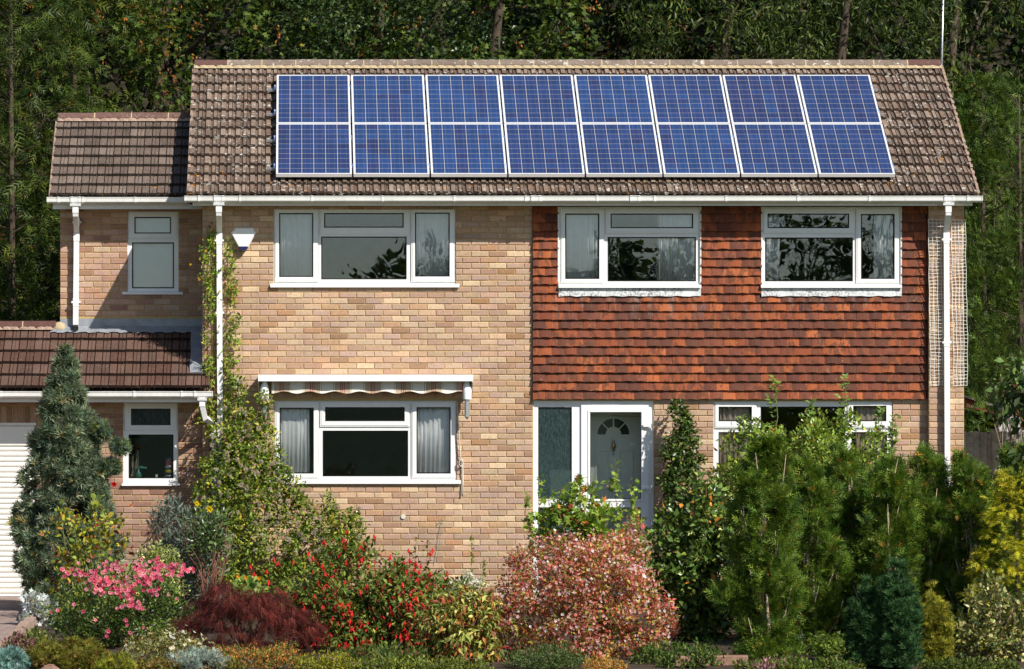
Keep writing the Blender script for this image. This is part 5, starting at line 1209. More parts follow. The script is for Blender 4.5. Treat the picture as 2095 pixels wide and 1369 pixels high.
yf = flower_meshes('flower', [(.62, .40, .02), (.66, .46, .03)], 'petal', 6, .026, .9, 2)
for a, b in ((434, 471), (415, 491), (409, 530), (390, 541), (421, 513), (408, 572), (474, 572), (475, 612), (406, 569), (411, 428), (427, 566), (476, 653)):
    place('flower', yf[random.randrange(4)], (wx(a, -.2), -.2, wz(b, -.2)), cl, (random.uniform(-.5, .3), random.uniform(-.5, .5), 0), [random.uniform(.7, 1.1)] * 3)
# clematis mass with fluffy seed heads
cm = thing('clematis', (wx(560), -.5, 0), 'bushy clematis covered in fluffy pale seed heads left of the lower window', 'climber')
cen, out = poly_cl([(450, 1170, -.75), (470, 1080, -.7), (480, 1000, -.6), (470, 920, -.45), (480, 860, -.3), (490, 815, -.2), (480, 775, -.12)], [95, 95, 84, 66, 46, 30, 14], 250)
c2, o2 = poly_cl([(540, 790, -.25), (545, 850, -.28), (535, 930, -.4), (560, 990, -.5), (600, 1050, -.6), (650, 1080, -.55), (700, 1090, -.35), (720, 1070, -.2)], [24, 26, 45, 55, 75, 70, 45, 22], 150)
c3, o3 = poly_cl([(520, 1180, -.8), (600, 1150, -.75), (680, 1140, -.6), (735, 1130, -.3)], [70, 70, 55, 30], 90)
cen = np.concatenate([cen, c2, c3]); out = np.concatenate([out, o2, o3]); cen[:, 2] = np.maximum(cen[:, 2], .05)
stems('stems', cm, (wx(470), -.3, .02), list(cen[::16]), .010, 'stem_red', 5, .15)
P, D, Nn = off_pipe(*clumped(cen, out, .10, 19000, .5, .9, 0, .4)); P[:, 1] = np.minimum(P[:, 1], -.02)
foliage('crown', cm, 'leaf', P, D, Nn, .060 * rng.uniform(.55, 1.3, len(P)), pal(len(P), [(.035, .06, .014), (.065, .10, .02), (.12, .16, .035), (.24, .24, .05), (.45, .38, .04)], [2.5, 4, 3.5, 1.2, .5]), 'leaf')
sm = []
for v in range(3):
    d = sph(46); mb = MB()
    for q in d:
        q = Vector(q); a = q.orthogonal().normalized() * .0045; mb.face([tuple(q * .006 - a), tuple(q * .006 + a), tuple(q * (.026 + .008 * random.random()))], (.50, .44, .36)); b = q.cross(a).normalized() * .0045; mb.face([tuple(q * .006 - b), tuple(q * .006 + b), tuple(q * .03)], (.56, .50, .42))
    sm.append(mb.mesh('seed_head', 'petal'))
cand = cen[(cen[:, 2] < wz(790)) & (cen[:, 2] > wz(1140))]
for i in range(190):
    q = cand[rng.integers(0, len(cand))] + rng.normal(size=3) * .07; q[1] = min(q[1] - .15, -.10); place('seed_head', sm[i % 3], tuple(q), cm, tuple(rng.random(3) * 6), [random.uniform(1.0, 1.55)] * 3)
# evergreen climber beside the porch
pc, cen, out = (None, None, None)
pc = thing('wall_shrub', (wx(1400), -.4, 0), 'dark glossy evergreen trained up the wall right of the porch', 'shrub')
cen, out = poly_cl([(1395, 1150, -.7), (1385, 1050, -.6), (1400, 960, -.5), (1395, 900, -.4), (1392, 850, -.3), (1388, 828, -.25)], [62, 52, 46, 36, 27, 12], 150)
stems('stems', pc, (wx(1400), -.4, 0), list(cen[::20]), .012, 'bark', 5, .06)
P, D, Nn = clumped(cen, out, .085, 5200, .6, .8, 0, .5)
foliage('crown', pc, 'leaf', P, D, Nn, .065 * rng.uniform(.65, 1.2, len(P)), pal(len(P), [(.018, .034, .012), (.03, .055, .016), (.055, .08, .022), (.12, .15, .04)], [3, 4, 2, .8]), 'leaf_gloss', 1.25)

# ================================================================== SHRUBS BY THE HOUSE
t, cen, out = bush('tall_shrub', 'tall light green shrub with upright shoots before the right lower window', 'shrub', 1440, 1850, 838, 1130, -2.2, 'leaf', 15000, .07, [(.045, .07, .016), (.08, .12, .024), (.14, .19, .04), (.22, .24, .05), (.25, .08, .03)], [2, 4, 4, 1.2, .15], 150, .15, 'leaf_gloss', 'stem_green', lump=.1)
for px, top in ((1585, 778), (1728, 776), (1660, 826), (1800, 838), (1520, 850), (1830, 850)):
    h0 = wz(930, -2.3); pts = [(wx(px - 8, -2.3), -2.3, h0), (wx(px + 6, -2.3), -2.32, (h0 + wz(top, -2.3)) / 2), (wx(px, -2.3), -2.3, wz(top, -2.3))]
    mb = MB(); mb.tube(pts, [.008, .006, .002], 4); mb.build('shoot', 'stem_green', t)
    m = 80; q = np.repeat(rng.random(m // 2), 2); P = np.array(pts[0]) * (1 - q[:, None]) + np.array(pts[2]) * q[:, None] + rng.normal(size=(m, 3)) * .02; s_ = np.tile([-1, 1], m // 2)
    D = np.stack([s_ * rng.uniform(.5, 1, m), rng.normal(size=m) * .6, rng.uniform(0, .9, m)], 1); foliage('leaves', t, 'leaf', P, D, sph(m) * .4 + np.array([0, -.6, .7]), .085 * rng.uniform(.6, 1.1, m), pal(m, [(.05, .08, .018), (.09, .14, .03)]), 'leaf_gloss')
bush('leafy_shrub', 'broad-leaved green shrub between the pink bush and the hedge', 'shrub', 1310, 1545, 985, 1400, -7.5, 'leaf', 9500, .08, [(.025, .045, .014), (.045, .08, .024), (.08, .12, .035), (.18, .20, .05), (.32, .12, .03)], [3, 4, 3, .8, .25], 130, .15, 'leaf_gloss', 'stem_red', wide=1.3)
t, cen, out = bush('currant_bush', 'bright lobed-leaf bush growing in front of the porch door', 'shrub', 1085, 1325, 985, 1200, -4.0, 'lobed', 2600, .075, [(.06, .10, .02), (.10, .16, .03), (.17, .22, .045), (.30, .10, .03), (.22, .04, .03)], [3, 4, 3, .5, .35], 90, .12, 'leaf', 'stem_red')
for px, top in ((1262, 948), (1105, 978), (1295, 985), (1215, 980), (1160, 1010), (1078, 1018)):
    b = wz(1080, -4); pts = [(wx(px + 6, -4), -4, b), (wx(px - 3, -4), -4, (b + wz(top, -4)) / 2), (wx(px, -4), -4, wz(top, -4))]
    mb = MB(); mb.tube(pts, [.007, .005, .002], 4); mb.build('shoot', 'stem_red', t); m = 46; q = rng.random(m)
    P = np.array(pts[0]) * (1 - q[:, None]) + np.array(pts[2]) * q[:, None] + rng.normal(size=(m, 3)) * .03; foliage('leaves', t, 'lobed', P, sph(m) + np.array([0, -.2, .2]), sph(m) * .5 + np.array([0, -.5, .7]), .07 * rng.uniform(.6, 1.1, m), pal(m, [(.06, .10, .02), (.11, .16, .03), (.17, .22, .045)]), 'leaf')
# ================================================================== LEFT SIDE
jn, cen, out = cypress('juniper_tree', 'blue-green conical juniper standing before the garage window', 135, -2.6, .70, wz(712, -2.6), 'tuft', 20500, .082, [(.032, .054, .035), (.064, .094, .059), (.108, .140, .087), (.18, .20, .122), (.19, .14, .06)], [2.5, 4, 3.6, 2, .35], .35, .70, 250, .12, None, .0, None, 'leaf_matt', 'bark', .10, .4, 'tree', .7)
for px, py in ((205, 880), (228, 955), (243, 915)):   # side branch reaching to the right
    c = np.array([[wx(px, -2.7), -2.7, wz(py, -2.7)]]); m = 260; P = c + sph(m) * rng.random((m, 1)) ** .4 * np.array([.13, .10, .12]); D = sph(m) + np.array([.6, -.2, .5])
    foliage('side_branch', jn, 'tuft', P, D, sph(m), .07 * rng.uniform(.6, 1.2, m), pal(m, [(.030, .055, .04), (.055, .085, .058), (.11, .135, .075)]), 'leaf_matt')
# yellowing rose bush in front of the juniper
rb, cen, out = bush('rose_bush', 'leggy rose bush with yellowing leaves in front of the juniper', 'rose', 85, 300, 1005, 1235, -4.6, 'round', 1500, .06, [(.10, .13, .03), (.20, .21, .04), (.42, .34, .04), (.30, .15, .03), (.16, .03, .02), (.06, .09, .025)], [3, 3, 2.2, .8, .9, 2.5], 85, .11, 'leaf', 'stem_green', nst=26, r0=.009)
rose_r = flower_meshes('flower', [(.62, .010, .012)], 'petal', 6, .055, .9, 3, 2); rose_y = flower_meshes('flower', [(.72, .56, .015)], 'petal', 6, .05, .8, 3, 2); rose_p = flower_meshes('flower', [(.70, .36, .20), (.74, .48, .36)], 'petal', 6, .042, .9, 3, 2)
for a, b, ms in ((233, 990, rose_r), (86, 1092, rose_p), (181, 1146, rose_p), (268, 1033, rose_p)): place('flower', ms[a % 2], (wx(a, -5), -5.0, wz(b, -5)), rb, (.2, random.uniform(-.4, .4), 0))
bush('lavender_bush', 'grey-green feathery bush behind the pink roses', 'shrub', 275, 480, 1020, 1230, -4.2, 'slim', 7500, .085, [(.05, .065, .05), (.085, .105, .085), (.13, .15, .125), (.03, .045, .03)], [3, 4, 2, 2], 120, .13, 'leaf_matt', 'bark', wu=.5, wo=.5)
yr, cen, out = bush('yellow_rose', 'slender rose with two yellow blooms and bare red stems', 'rose', 378, 478, 1030, 1150, -5.0, 'leaf', 950, .065, [(.03, .055, .025), (.05, .08, .035), (.09, .12, .06)], [3, 4, 1], 34, .11, 'leaf_gloss', 'stem_red', nst=14, r0=.009)
for a, b, s_ in ((403, 1030, 1.0), (429, 1041, 1.3)): place('flower', rose_y[a % 2], (wx(a, -5.2), -5.2, wz(b, -5.2)), yr, (.1, .2, 0), (s_, s_, s_))
bush('pale_hebe', 'pale cream-green mound behind the pink roses', 'shrub', 268, 382, 1108, 1240, -5.6, 'leaf', 2600, .04, [(.12, .15, .06), (.22, .24, .11), (.32, .32, .17), (.05, .07, .03)], [3, 3, 2, 1], 50, .09, 'leaf', nu=.8)
# pink groundcover roses
pk, cen, out = bush('pink_rose_bush', 'low spreading rose bush topped with masses of pink blooms', 'rose', 85, 405, 1172, 1400, -8.6, 'leaf', 15000, .04, [(.022, .042, .012), (.042, .072, .018), (.075, .11, .026), (.13, .16, .045)], [3, 4, 3, 1], 130, .12, 'leaf_gloss', 'stem_green', lump=.08, ry=.7)
pm = flower_meshes('bloom', [(.80, .25, .42), (.84, .38, .54), (.74, .17, .34), (.86, .50, .62)], 'petal', 6, .046, 1.0, 3, 4)
def pinkp(a, b, y, s_=1.0): place('bloom', pm[random.randrange(4)], (wx(a, y), y, wz(b, y)), pk, (random.uniform(-.6, .2), random.uniform(-.6, .6), 0), [s_ * random.uniform(.75, 1.15)] * 3)
for cx_, cy_, sx_, sy_, m in ((150, 1172, 20, 9, 16), (190, 1180, 18, 11, 18), (225, 1195, 20, 14, 24), (240, 1160, 10, 8, 10), (255, 1205, 14, 12, 20), (285, 1165, 18, 12, 20), (300, 1195, 14, 10, 16), (330, 1155, 16, 8, 14), (318, 1175, 18, 9, 16), (360, 1165, 18, 9, 18), (385, 1165, 8, 8, 8), (205, 1205, 10, 8, 10), (268, 1225, 10, 12, 12), (280, 1240, 12, 6, 10), (215, 1160, 12, 6, 8), (310, 1210, 8, 6, 6)):
    for _ in range(int(m * 1.25)):
        a, b = random.gauss(cx_, sx_ * .75), random.gauss(cy_, sy_ * .75); pinkp(a, b, -9.35 + max(0, (1180 - b)) * .012 + random.uniform(-.08, .08))
for a, b in ((118, 1250), (104, 1254), (152, 1238), (171, 1250), (196, 1269), (222, 1291), (219, 1303), (258, 1269), (260, 1279), (267, 1295), (293, 1285), (240, 1247), (249, 1242), (345, 1218), (361, 1226), (176, 1207), (215, 1214), (230, 1215)): pinkp(a, b, -9.75, .95)
# silver ragwort on the bed corner
bush('silver_ragwort', 'silvery white felted plant by the edge of the drive', 'plant', 36, 118, 1216, 1282, -5.3, 'lobed', 900, .062, [(.52, .55, .56), (.62, .65, .66), (.42, .46, .47)], None, 36, .085, 'leaf_matt', 'stem_green', wu=.6)
# red Japanese maple, layered drooping fronds
mp = thing('japanese_maple', (wx(505, -9.7), -9.7, 0), 'low dark red cut-leaf maple with drooping layers', 'shrub')
x0 = wx(505, -9.7); cen = []; out = []
for i in range(64):
    a = i * 2.4; rr = math.sqrt((i + .5) / 64) * random.uniform(.92, 1.05); px_ = x0 + .80 * rr * math.cos(a); py_ = -9.7 + .58 * rr * math.sin(a)
    h = wz(1212, -9.7) * (max(.03, 1 - rr ** 2)) ** .6 * random.uniform(.62, 1.1) + .07; cen.append((px_, py_, h)); out.append((math.cos(a) * rr, math.sin(a) * rr, .25))
cen, out = np.array(cen), np.array(out)
stems('stems', mp, (x0, -9.7, 0), list(cen[::4]), .018, 'stem_red', 6, .08)
i_ = rng.integers(0, len(cen), 6400); an = rng.random(6400) * 6.283; rad = rng.random(6400) ** .5; dirs = np.stack([np.cos(an), np.sin(an), 0 * an], 1)
P = cen[i_] + dirs * (rad * .14)[:, None] + np.stack([0 * an, 0 * an, .04 - .10 * rad ** 2 + .03 * rng.normal(size=6400)], 1) + norm(out)[i_] * .05 * rng.random((6400, 1)); P[:, 2] = np.maximum(P[:, 2], .04)
D = norm(dirs * .8 + out[i_] * .5 + np.array([0, 0, -.55]) + rng.normal(size=P.shape) * .2); Nn = norm(np.array([0, 0, 1.]) + dirs * .5 + rng.normal(size=P.shape) * .2)
C = pal(6400, [(.045, .011, .010), (.070, .015, .012), (.11, .024, .017), (.022, .008, .008)], [3, 4, 2.4, 1.4]) * (.7 + .6 * rng.random(64))[i_][:, None]
foliage('crown', mp, 'feather', P, D, Nn, .115 * rng.uniform(.6, 1.2, 6400), C, 'leaf', 1.3)
# fuchsia with hanging red flowers
fu, cen, out = bush('fuchsia_bush', 'wide fuchsia bush hung with small red flowers', 'shrub', 545, 960, 1125, 1390, -8.8, 'leaf', 13000, .068, [(.028, .048, .014), (.055, .085, .022), (.10, .13, .035), (.16, .18, .05), (.09, .035, .02)], [3, 4, 3, 1, 1], 150, .14, 'leaf', 'stem_red', lump=.2, wu=-.1)
fms = []
for v in range(3):
    mb = MB(); c1, c2 = (.58, .018, .022), (.68, .05, .04)
    ring_ = lambda r, z: [(r * math.cos(a * 1.047), r * math.sin(a * 1.047), z) for a in range(6)]
    rs = [ring_(.004, 0), ring_(.008, -.016), ring_(.012, -.028), ring_(.008, -.045)]
    for a, b in zip(rs[:-1], rs[1:]):
        for i in range(6): mb.quad(a[i], a[(i + 1) % 6], b[(i + 1) % 6], b[i], c1)
    for i in range(4):
        a = i * 1.57 + v; mb.quad((.006 * math.cos(a), .006 * math.sin(a), -.018), (.022 * math.cos(a - .3), .022 * math.sin(a - .3), -.03), (.034 * math.cos(a), .034 * math.sin(a), -.045), (.022 * math.cos(a + .3), .022 * math.sin(a + .3), -.03), c2)
    for i in range(3): mb.tube([(0, 0, -.04), (.006 * math.cos(i * 2.1), .006 * math.sin(i * 2.1), -.068)], .0016, 3, c1)
    fms.append(mb.mesh('flower', 'petal'))
n = 1100; P, D, Nn = clumped(cen, out, .17, n, .3, .3, -1.2, .2); P = P + out[rng.integers(0, len(out), n)] * .0; foliage('flowers', fu, 'slim', P, D, Nn, .05 * rng.uniform(.7, 1.2, n), pal(n, [(.50, .015, .02), (.60, .03, .03), (.40, .015, .025)]), 'petal', 2.0)['kind'] = 'stuff'
fr = cen[(cen[:, 1] < -8.7) | (cen[:, 2] > .85)]
for i in range(285):
    q = fr[rng.integers(0, len(fr))] + rng.normal(size=3) * .10 + np.array([0, -.10, .02]); place('flower', fms[i % 3], (q[0], q[1], max(q[2], .12)), fu, (random.uniform(-.3, .3), random.uniform(-.3, .3), random.random() * 6), [random.uniform(1.0, 1.45)] * 3)
for a, b in ((560, 1140), (568, 1148), (512, 1155), (520, 1170), (545, 1165), (600, 1145), (630, 1128), (885, 1122), (880, 1128), (826, 1146), (690, 1155), (915, 1168)): place('flower', fms[a % 3], (wx(a, -8.8), -8.8, wz(b, -8.8)), fu, None, (1.2, 1.2, 1.2))
for px, top in ((852, 1098), (876, 1110), (780, 1128), (720, 1132)):
    b = wz(1200, -8.7); pts = [(wx(px - 6, -8.7), -8.7, b), (wx(px, -8.7), -8.7, wz(top, -8.7))]; mb = MB(); mb.tube(pts, [.006, .002], 4); mb.build('shoot', 'stem_red', fu); m = 34; q = rng.random(m)
    P = np.array(pts[0]) * (1 - q[:, None]) + np.array(pts[1]) * q[:, None] + rng.normal(size=(m, 3)) * .02; foliage('leaves', fu, 'leaf', P, sph(m) + np.array([0, 0, -.3]), sph(m), .06, pal(m, [(.045, .07, .02), (.08, .045, .025), (.09, .12, .03)]), 'leaf')
# dogwood
bush('dogwood_bush', 'dogwood with curled green leaves turning red in the foreground', 'shrub', 845, 1062, 1200, 1400, -10.7, 'curl', 4200, .085, [(.10, .12, .035), (.19, .20, .07), (.30, .29, .13), (.16, .035, .022), (.22, .09, .03), (.05, .07, .02)], [3, 4, 2, 2.4, 2, 2], 90, .12, 'leaf', 'stem_red', wu=-.5, wo=.7)
bush('white_candytuft', 'cushion of tiny white flowers before the brick wall', 'flower clump', 885, 1000, 1172, 1235, -5.6, 'floret', 2600, .026, [(.70, .70, .66), (.60, .60, .55), (.08, .11, .04)], [5, 3, 1.5], 46, .06, 'petal', 'stem_green', wu=.8)
mg = thing('marigold_clump', (wx(510, -6.6), -6.6, 0), 'small orange marigolds with broad green leaves behind the red maple', 'flower clump')
stems('stems', mg, (wx(512, -6.6), -6.6, 0), [(wx(a, -6.6), -6.6, wz(b, -6.6)) for a, b in ((487, 1182), (503, 1183), (530, 1184), (515, 1195))], .006, 'stem_green')
m = 260; P = np.stack([wx(rng.uniform(480, 545, m), -6.6), -6.6 + rng.normal(size=m) * .1, wz(rng.uniform(1188, 1260, m), -6.6)], 1); foliage('leaves', mg, 'round', P, sph(m) + np.array([0, -.3, .5]), sph(m) * .4 + np.array([0, -.5, .7]), .085, pal(m, [(.06, .10, .025), (.10, .16, .05), (.16, .21, .07)]), 'leaf')
mm = flower_meshes('flower', [(.62, .20, .01), (.66, .30, .01)], 'petal', 8, .03, .3, 2, 2)
for a, b in ((487, 1180), (503, 1183), (529, 1184), (797, 1170), (811, 1171), (831, 1173)): place('flower', mm[a % 2], (wx(a, -6.75), -6.75, wz(b, -6.75)), mg, (-.2, 0, 0))
# abelia: the big pink-red mound
ab, cen, out = bush('abelia_bush', 'big rounded pink and copper flowering bush in the foreground', 'shrub', 1008, 1378, 1090, 1400, -10.2, 'leaf', 25000, .045, [(.50, .13, .10), (.44, .08, .06), (.40, .31, .05), (.50, .40, .09), (.12, .15, .03), (.045, .065, .018), (.56, .24, .18)], [4, 2.6, 2.2, 1.8, 1.6, 1.8, 2.4], 330, .10, 'leaf', 'stem_red', lump=.085, inner=.28, wu=.15, ry=.8)
n = 4600; P, D, Nn = clumped(cen, out, .12, n, .9, .5, 0, .3); P = P + norm(P - np.array([wx(1193, -10.2), -10.2, .5])) * .035
foliage('flowers', ab, 'floret', P, D, Nn, .036 * rng.uniform(.7, 1.2, n), pal(n, [(.72, .52, .54), (.80, .70, .72), (.66, .30, .30), (.55, .15, .12)], [2.5, 2.2, 2.5, 2.5]), 'petal')
t2, cen, out = bush('abelia_bush', 'smaller loose pink-flowered bush behind the big pink mound', 'shrub', 1225, 1345, 1068, 1200, -6.2, 'leaf', 2400, .036, [(.40, .11, .085), (.30, .05, .04), (.32, .24, .05), (.10, .13, .03)], [3, 2, 2, 3], 50, .11, 'leaf', 'stem_red')
n = 420; P, D, Nn = clumped(cen, out, .12, n, .9, .5, 0, .3); foliage('flowers', t2, 'floret', P, D, Nn, .03, pal(n, [(.66, .50, .52), (.60, .30, .32)]), 'petal')

# ================================================================== HEDGE OF YOUNG LEYLANDII, RIGHT FOREGROUND
HED = [(.016, .036, .008), (.036, .072, .013), (.070, .112, .022), (.125, .165, .034), (.30, .12, .03)]
hd = [(1560, 905, -10.6, .36, 9500, 'first young leyland cypress of the hedge, nearest the pink bush'), (1655, 940, -8.9, .40, 6800, 'second hedge cypress, just right of the first'),
      (1735, 925, -8.4, .42, 6800, 'third hedge cypress, below the tile-hung wall'), (1822, 950, -8.9, .40, 6800, 'fourth hedge cypress, behind the dark columnar pair'),
      (1905, 925, -8.6, .42, 6800, 'fifth hedge cypress, left of the corner downpipe'), (1990, 940, -8.8, .42, 6800, 'sixth hedge cypress before the wooden fence'), (2075, 915, -7.4, .48, 5200, 'seventh hedge cypress behind the golden one'), (2165, 905, -7.4, .5, 4000, 'hedge cypress cut by the right border')]
for px, top, y, R_, n, lab in hd:
    t, cen, out = cypress('hedge_cypress', lab, px, y, R_, wz(top, y), 'sprig', int(n * 1.35), .115, HED, [2, 4, 4, 2.2, .16], .45, .30, 150, .105, 'young leyland cypresses of the hedge', .0, None, 'leaf', 'bark_pale', .30, .72, 'tree', .6)
    mb = MB(); x = wx(px, y)
    for j in range(15):      # pale twigs that poke through the foliage
        q = cen[rng.integers(0, len(cen))]; q = np.array([q[0], min(q[1], y - R_ * .55), q[2]]); b = np.array([x + .4 * (q[0] - x), y - R_ * .35, max(.05, q[2] - .38)]); mb.tube([b, (b + q) / 2 + rng.normal(size=3) * .03, q + np.array([0, -.04, .08])], [.010, .007, .003], 5)
    for s_, z0_, z1_ in ((.02, 0, .75), (-.06, .7, 1.25)): mb.tube([(x + s_, y - R_ * .5, z0_), (x + s_ + .03, y - R_ * .55, (z0_ + z1_) / 2), (x + s_ + .01, y - R_ * .5, z1_)], [.024, .021, .012], 7)
    mb.build('twigs', 'bark_pale', t, True)
def column(name, label, px, y, R_, top, n, size, cols, w, group=None):
    x = wx(px, y); zt = wz(top, y); t = thing(name, (x, y, 0), label, 'shrub', group); cc, oo = [], []
    for j in range(11):
        a = j * 2.4; rr = R_ * .85 * math.sqrt(j / 11); h = zt * (1 - .30 * (rr / R_) ** 1.5) * random.uniform(.74, 1.0) if j else zt
        c_, o_ = lathe_cl(x + rr * math.cos(a), y + rr * math.sin(a), .0, h, lambda q: .085 * np.minimum(1, (1.02 - q) * 3.2) ** .7, 42, .3, .1); cc.append(c_); oo.append(norm(o_ + np.array([math.cos(a), math.sin(a), 0]) * rr / R_ * .5))
    cen, out = np.concatenate(cc), np.concatenate(oo); trunk('trunk', t, [(x, y, 0), (x, y, zt * .8)], [.035, .01])
    P, D, Nn = clumped(cen, out, .045, n, .5, .45, .9, .3); foliage('crown', t, 'tuft', P, D, Nn, size * rng.uniform(.6, 1.2, n), pal(n, cols, w), 'leaf_matt')
DK = [(.012, .034, .017), (.022, .054, .026), (.040, .084, .040)]
column('column_cypress', 'dense dark blue-green columnar conifer, left of the pair', 1778, -11.2, .19, 1172, 5500, .068, DK, [3, 4, 2], 'dark columnar conifers')
column('column_cypress', 'dense dark blue-green columnar conifer, right and taller of the pair', 1838, -11.4, .21, 1130, 6000, .068, DK, [3, 4, 2], 'dark columnar conifers')
column('golden_column_conifer', 'slim olive-gold columnar conifer beside the dark pair', 1908, -11.0, .19, 1188, 4500, .056, [(.06, .065, .012), (.12, .12, .02), (.20, .18, .03)], [3, 4, 2])
# golden cypress, yellow-tipped drooping sprays in tiers
gc = thing('golden_cypress', (wx(2075, -9.6), -9.6, 0), 'golden-tipped cypress with layered drooping sprays at the right edge', 'tree')
x0 = wx(2080, -9.6); ztop = wz(965, -9.6); cen = []; out = []
for i in range(300):
    t_ = random.random() ** 1.1; a = random.random() * 6.28; rr = (.66 * (1 - t_) ** .6 + .04) * (.35 + .65 * random.random()); cen.append((x0 + rr * math.cos(a), -9.6 + rr * .8 * math.sin(a), .1 + t_ * (ztop - .1))); out.append((math.cos(a), math.sin(a), 0))
cen, out = np.array(cen), np.array(out); trunk('trunk', gc, [(x0, -9.6, 0), (x0, -9.6, ztop * .9)], [.05, .012])
P, D, Nn = clumped(cen, out, .10, 7000, .9, .5, -.1, 1.0, .03, .4); d = np.hypot(P[:, 0] - x0, (P[:, 1] + 9.6) / .8); tipf = np.clip(d / np.maximum(.66 * (1 - np.clip(P[:, 2] / ztop, 0, .98)) ** .6 + .04, .05), 0, 1.2)
C = pal(len(P), [(.035, .055, .012), (.06, .085, .016)]); C[tipf > .74] = pal(int((tipf > .74).sum()), [(.56, .50, .03), (.44, .42, .035), (.30, .31, .035)])
foliage('crown', gc, 'sprig', P, D, Nn, .10 * rng.uniform(.7, 1.2, len(P)), C, 'leaf')
# variegated holly
vh, cen, out = bush('variegated_holly', 'cream-edged variegated holly in the bottom right corner', 'shrub', 1945, 2125, 1190, 1400, -10.6, 'round', 3000, .05, [(.34, .30, .12), (.44, .38, .16), (.10, .12, .05), (.035, .055, .03), (.22, .22, .08)], [3, 2, 2, 3, 2], 90, .10, 'leaf_gloss', 'bark', wide=.8)
c4 = np.array([[wx(2020, -10.2), -10.2, wz(1195, -10.2)], [wx(2035, -10.2), -10.2, wz(1225, -10.2)], [wx(2010, -10.2), -10.2, wz(1245, -10.2)]]); P, D, Nn = clumped(c4, np.tile([[0, -.5, .6]], (3, 1)), .14, 330, .5, .8, .1)
foliage('top_leaves', vh, 'round', P, D, Nn, .05, pal(330, [(.34, .30, .12), (.10, .12, .05), (.05, .07, .035), (.20, .21, .10)]), 'leaf_gloss', .8); mb = MB(); mb.tube([(wx(2030, -10.4), -10.4, .1), (wx(2032, -10.3), -10.3, wz(1260, -10.3)), (wx(2022, -10.2), -10.2, wz(1200, -10.2))], [.014, .010, .004], 6); mb.build('stem', 'bark_pale', vh)
# pear tree beyond the fence line, and a nearer cherry branch at the right edge
bush('pear_tree', 'glossy-leaved small pear tree beside the sheds', 'tree', 2030, 2170, 715, 870, .6, 'leaf', 1300, .105, [(.03, .055, .02), (.05, .085, .03), (.09, .13, .05)], [3, 4, 2], 60, .16, 'leaf_gloss', 'bark', wide=1.25, wu=-.4, r0=.02)
ch = thing('cherry_tree', (wx(2130, -11), -11, 0), 'dark-leaved cherry whose branch hangs in at the right edge', 'tree')
x0 = wx(2165, -11); trunk('trunk', ch, [(x0, -11, 0), (x0 - .05, -11, 1.6), (x0 + .05, -11, 3.4)], [.07, .055, .02])
cen = np.array([[wx(a, -11.2), -11.2 + .1 * math.sin(a), wz(b, -11.2)] for a, b in ((2090, 790), (2075, 830), (2100, 850), (2060, 800), (2110, 900), (2085, 930), (2120, 980), (2140, 820), (2150, 900), (2130, 760), (2160, 840), (2170, 960), (2190, 800), (2180, 720))])
stems('branches', ch, (x0, -11, 2.0), list(cen), .014, 'stem_red', 5, .05)
P, D, Nn = clumped(cen, np.tile([[-.5, -.3, -.2]], (len(cen), 1)), .17, 420, .5, .8, -.5); foliage('crown', ch, 'leaf', P, D, Nn, .14 * rng.uniform(.7, 1.2, 420), pal(420, [(.016, .028, .012), (.028, .045, .02), (.05, .065, .03), (.05, .015, .01)], [3, 4, 1.5, .6]), 'leaf')

# ================================================================== GROUND COVER ALONG THE BOTTOM
def mat_plant(label, px0, px1, pyt, y, kind, n, size, cols, w, name='low_shrub', rc=.07, mat='leaf_matt', wu=.6, ncl=80, ry=1.25):
    return bush(name, label, 'low shrub', px0, px1, pyt, 1400, y, kind, n, size, cols, w, ncl, rc, mat, 'bark', wu=wu, ry=ry, inner=.35, lump=.1, r0=.006)
mat_plant('teal-blue dwarf juniper mat in the bottom left corner', -40, 58, 1330, -12.0, 'tuft', 2800, .05, [(.06, .12, .115), (.10, .18, .165), (.16, .25, .23)], [3, 4, 2], 'juniper_mat', .06)
mat_plant('olive heather mat beside the teal juniper', 50, 232, 1312, -11.6, 'tuft', 5200, .05, [(.05, .052, .010), (.09, .085, .016), (.14, .12, .025), (.09, .05, .025)], [3, 4, 2, 1], 'heather_mat', .07)
mat_plant('lime-tipped heather at the bottom, left of the white-flowered shrub', 195, 275, 1343, -12.3, 'tuft', 1800, .045, [(.10, .11, .016), (.17, .17, .025), (.06, .07, .015)], None, 'heather_mat', .06)
wp, cen, out = mat_plant('small shrub dotted with cream flowers below the red maple', 242, 432, 1290, -11.1, 'leaf', 3800, .035, [(.07, .08, .03), (.13, .13, .055), (.20, .17, .09), (.16, .08, .04), (.04, .05, .02)], [3, 3, 2, 1, 2], 'potentilla_bush', .08, 'leaf', .3)
n = 150; P, D, Nn = clumped(cen, out, .09, n, .9, .4, .3, .5); P = P + out[rng.integers(0, len(out), n)] * 0 + np.array([0, -.05, .05]); foliage('flowers', wp, 'floret', P, D, Nn, .046, pal(n, [(.74, .72, .52), (.70, .70, .60)]), 'petal')
mat_plant('blue-grey prostrate conifer at the bottom, left of centre', 338, 475, 1335, -12.0, 'tuft', 3200, .05, [(.10, .13, .115), (.16, .19, .165), (.22, .25, .21)], None, 'juniper_mat', .06)
sp_, cen, out = mat_plant('spiraea mound with rusty orange tips at the bottom', 430, 640, 1318, -11.3, 'leaf', 4400, .032, [(.05, .06, .018), (.10, .11, .03), (.30, .11, .035), (.24, .08, .03), (.14, .12, .03)], [3, 3, 2.2, 2, 1.5], 'spiraea_mound', .07, 'leaf')
mat_plant('yellow-green low mound right of the rusty spiraea', 600, 735, 1338, -11.9, 'leaf', 3000, .032, [(.12, .12, .016), (.20, .18, .025), (.06, .07, .015)], None, 'spiraea_mound', .07, 'leaf')
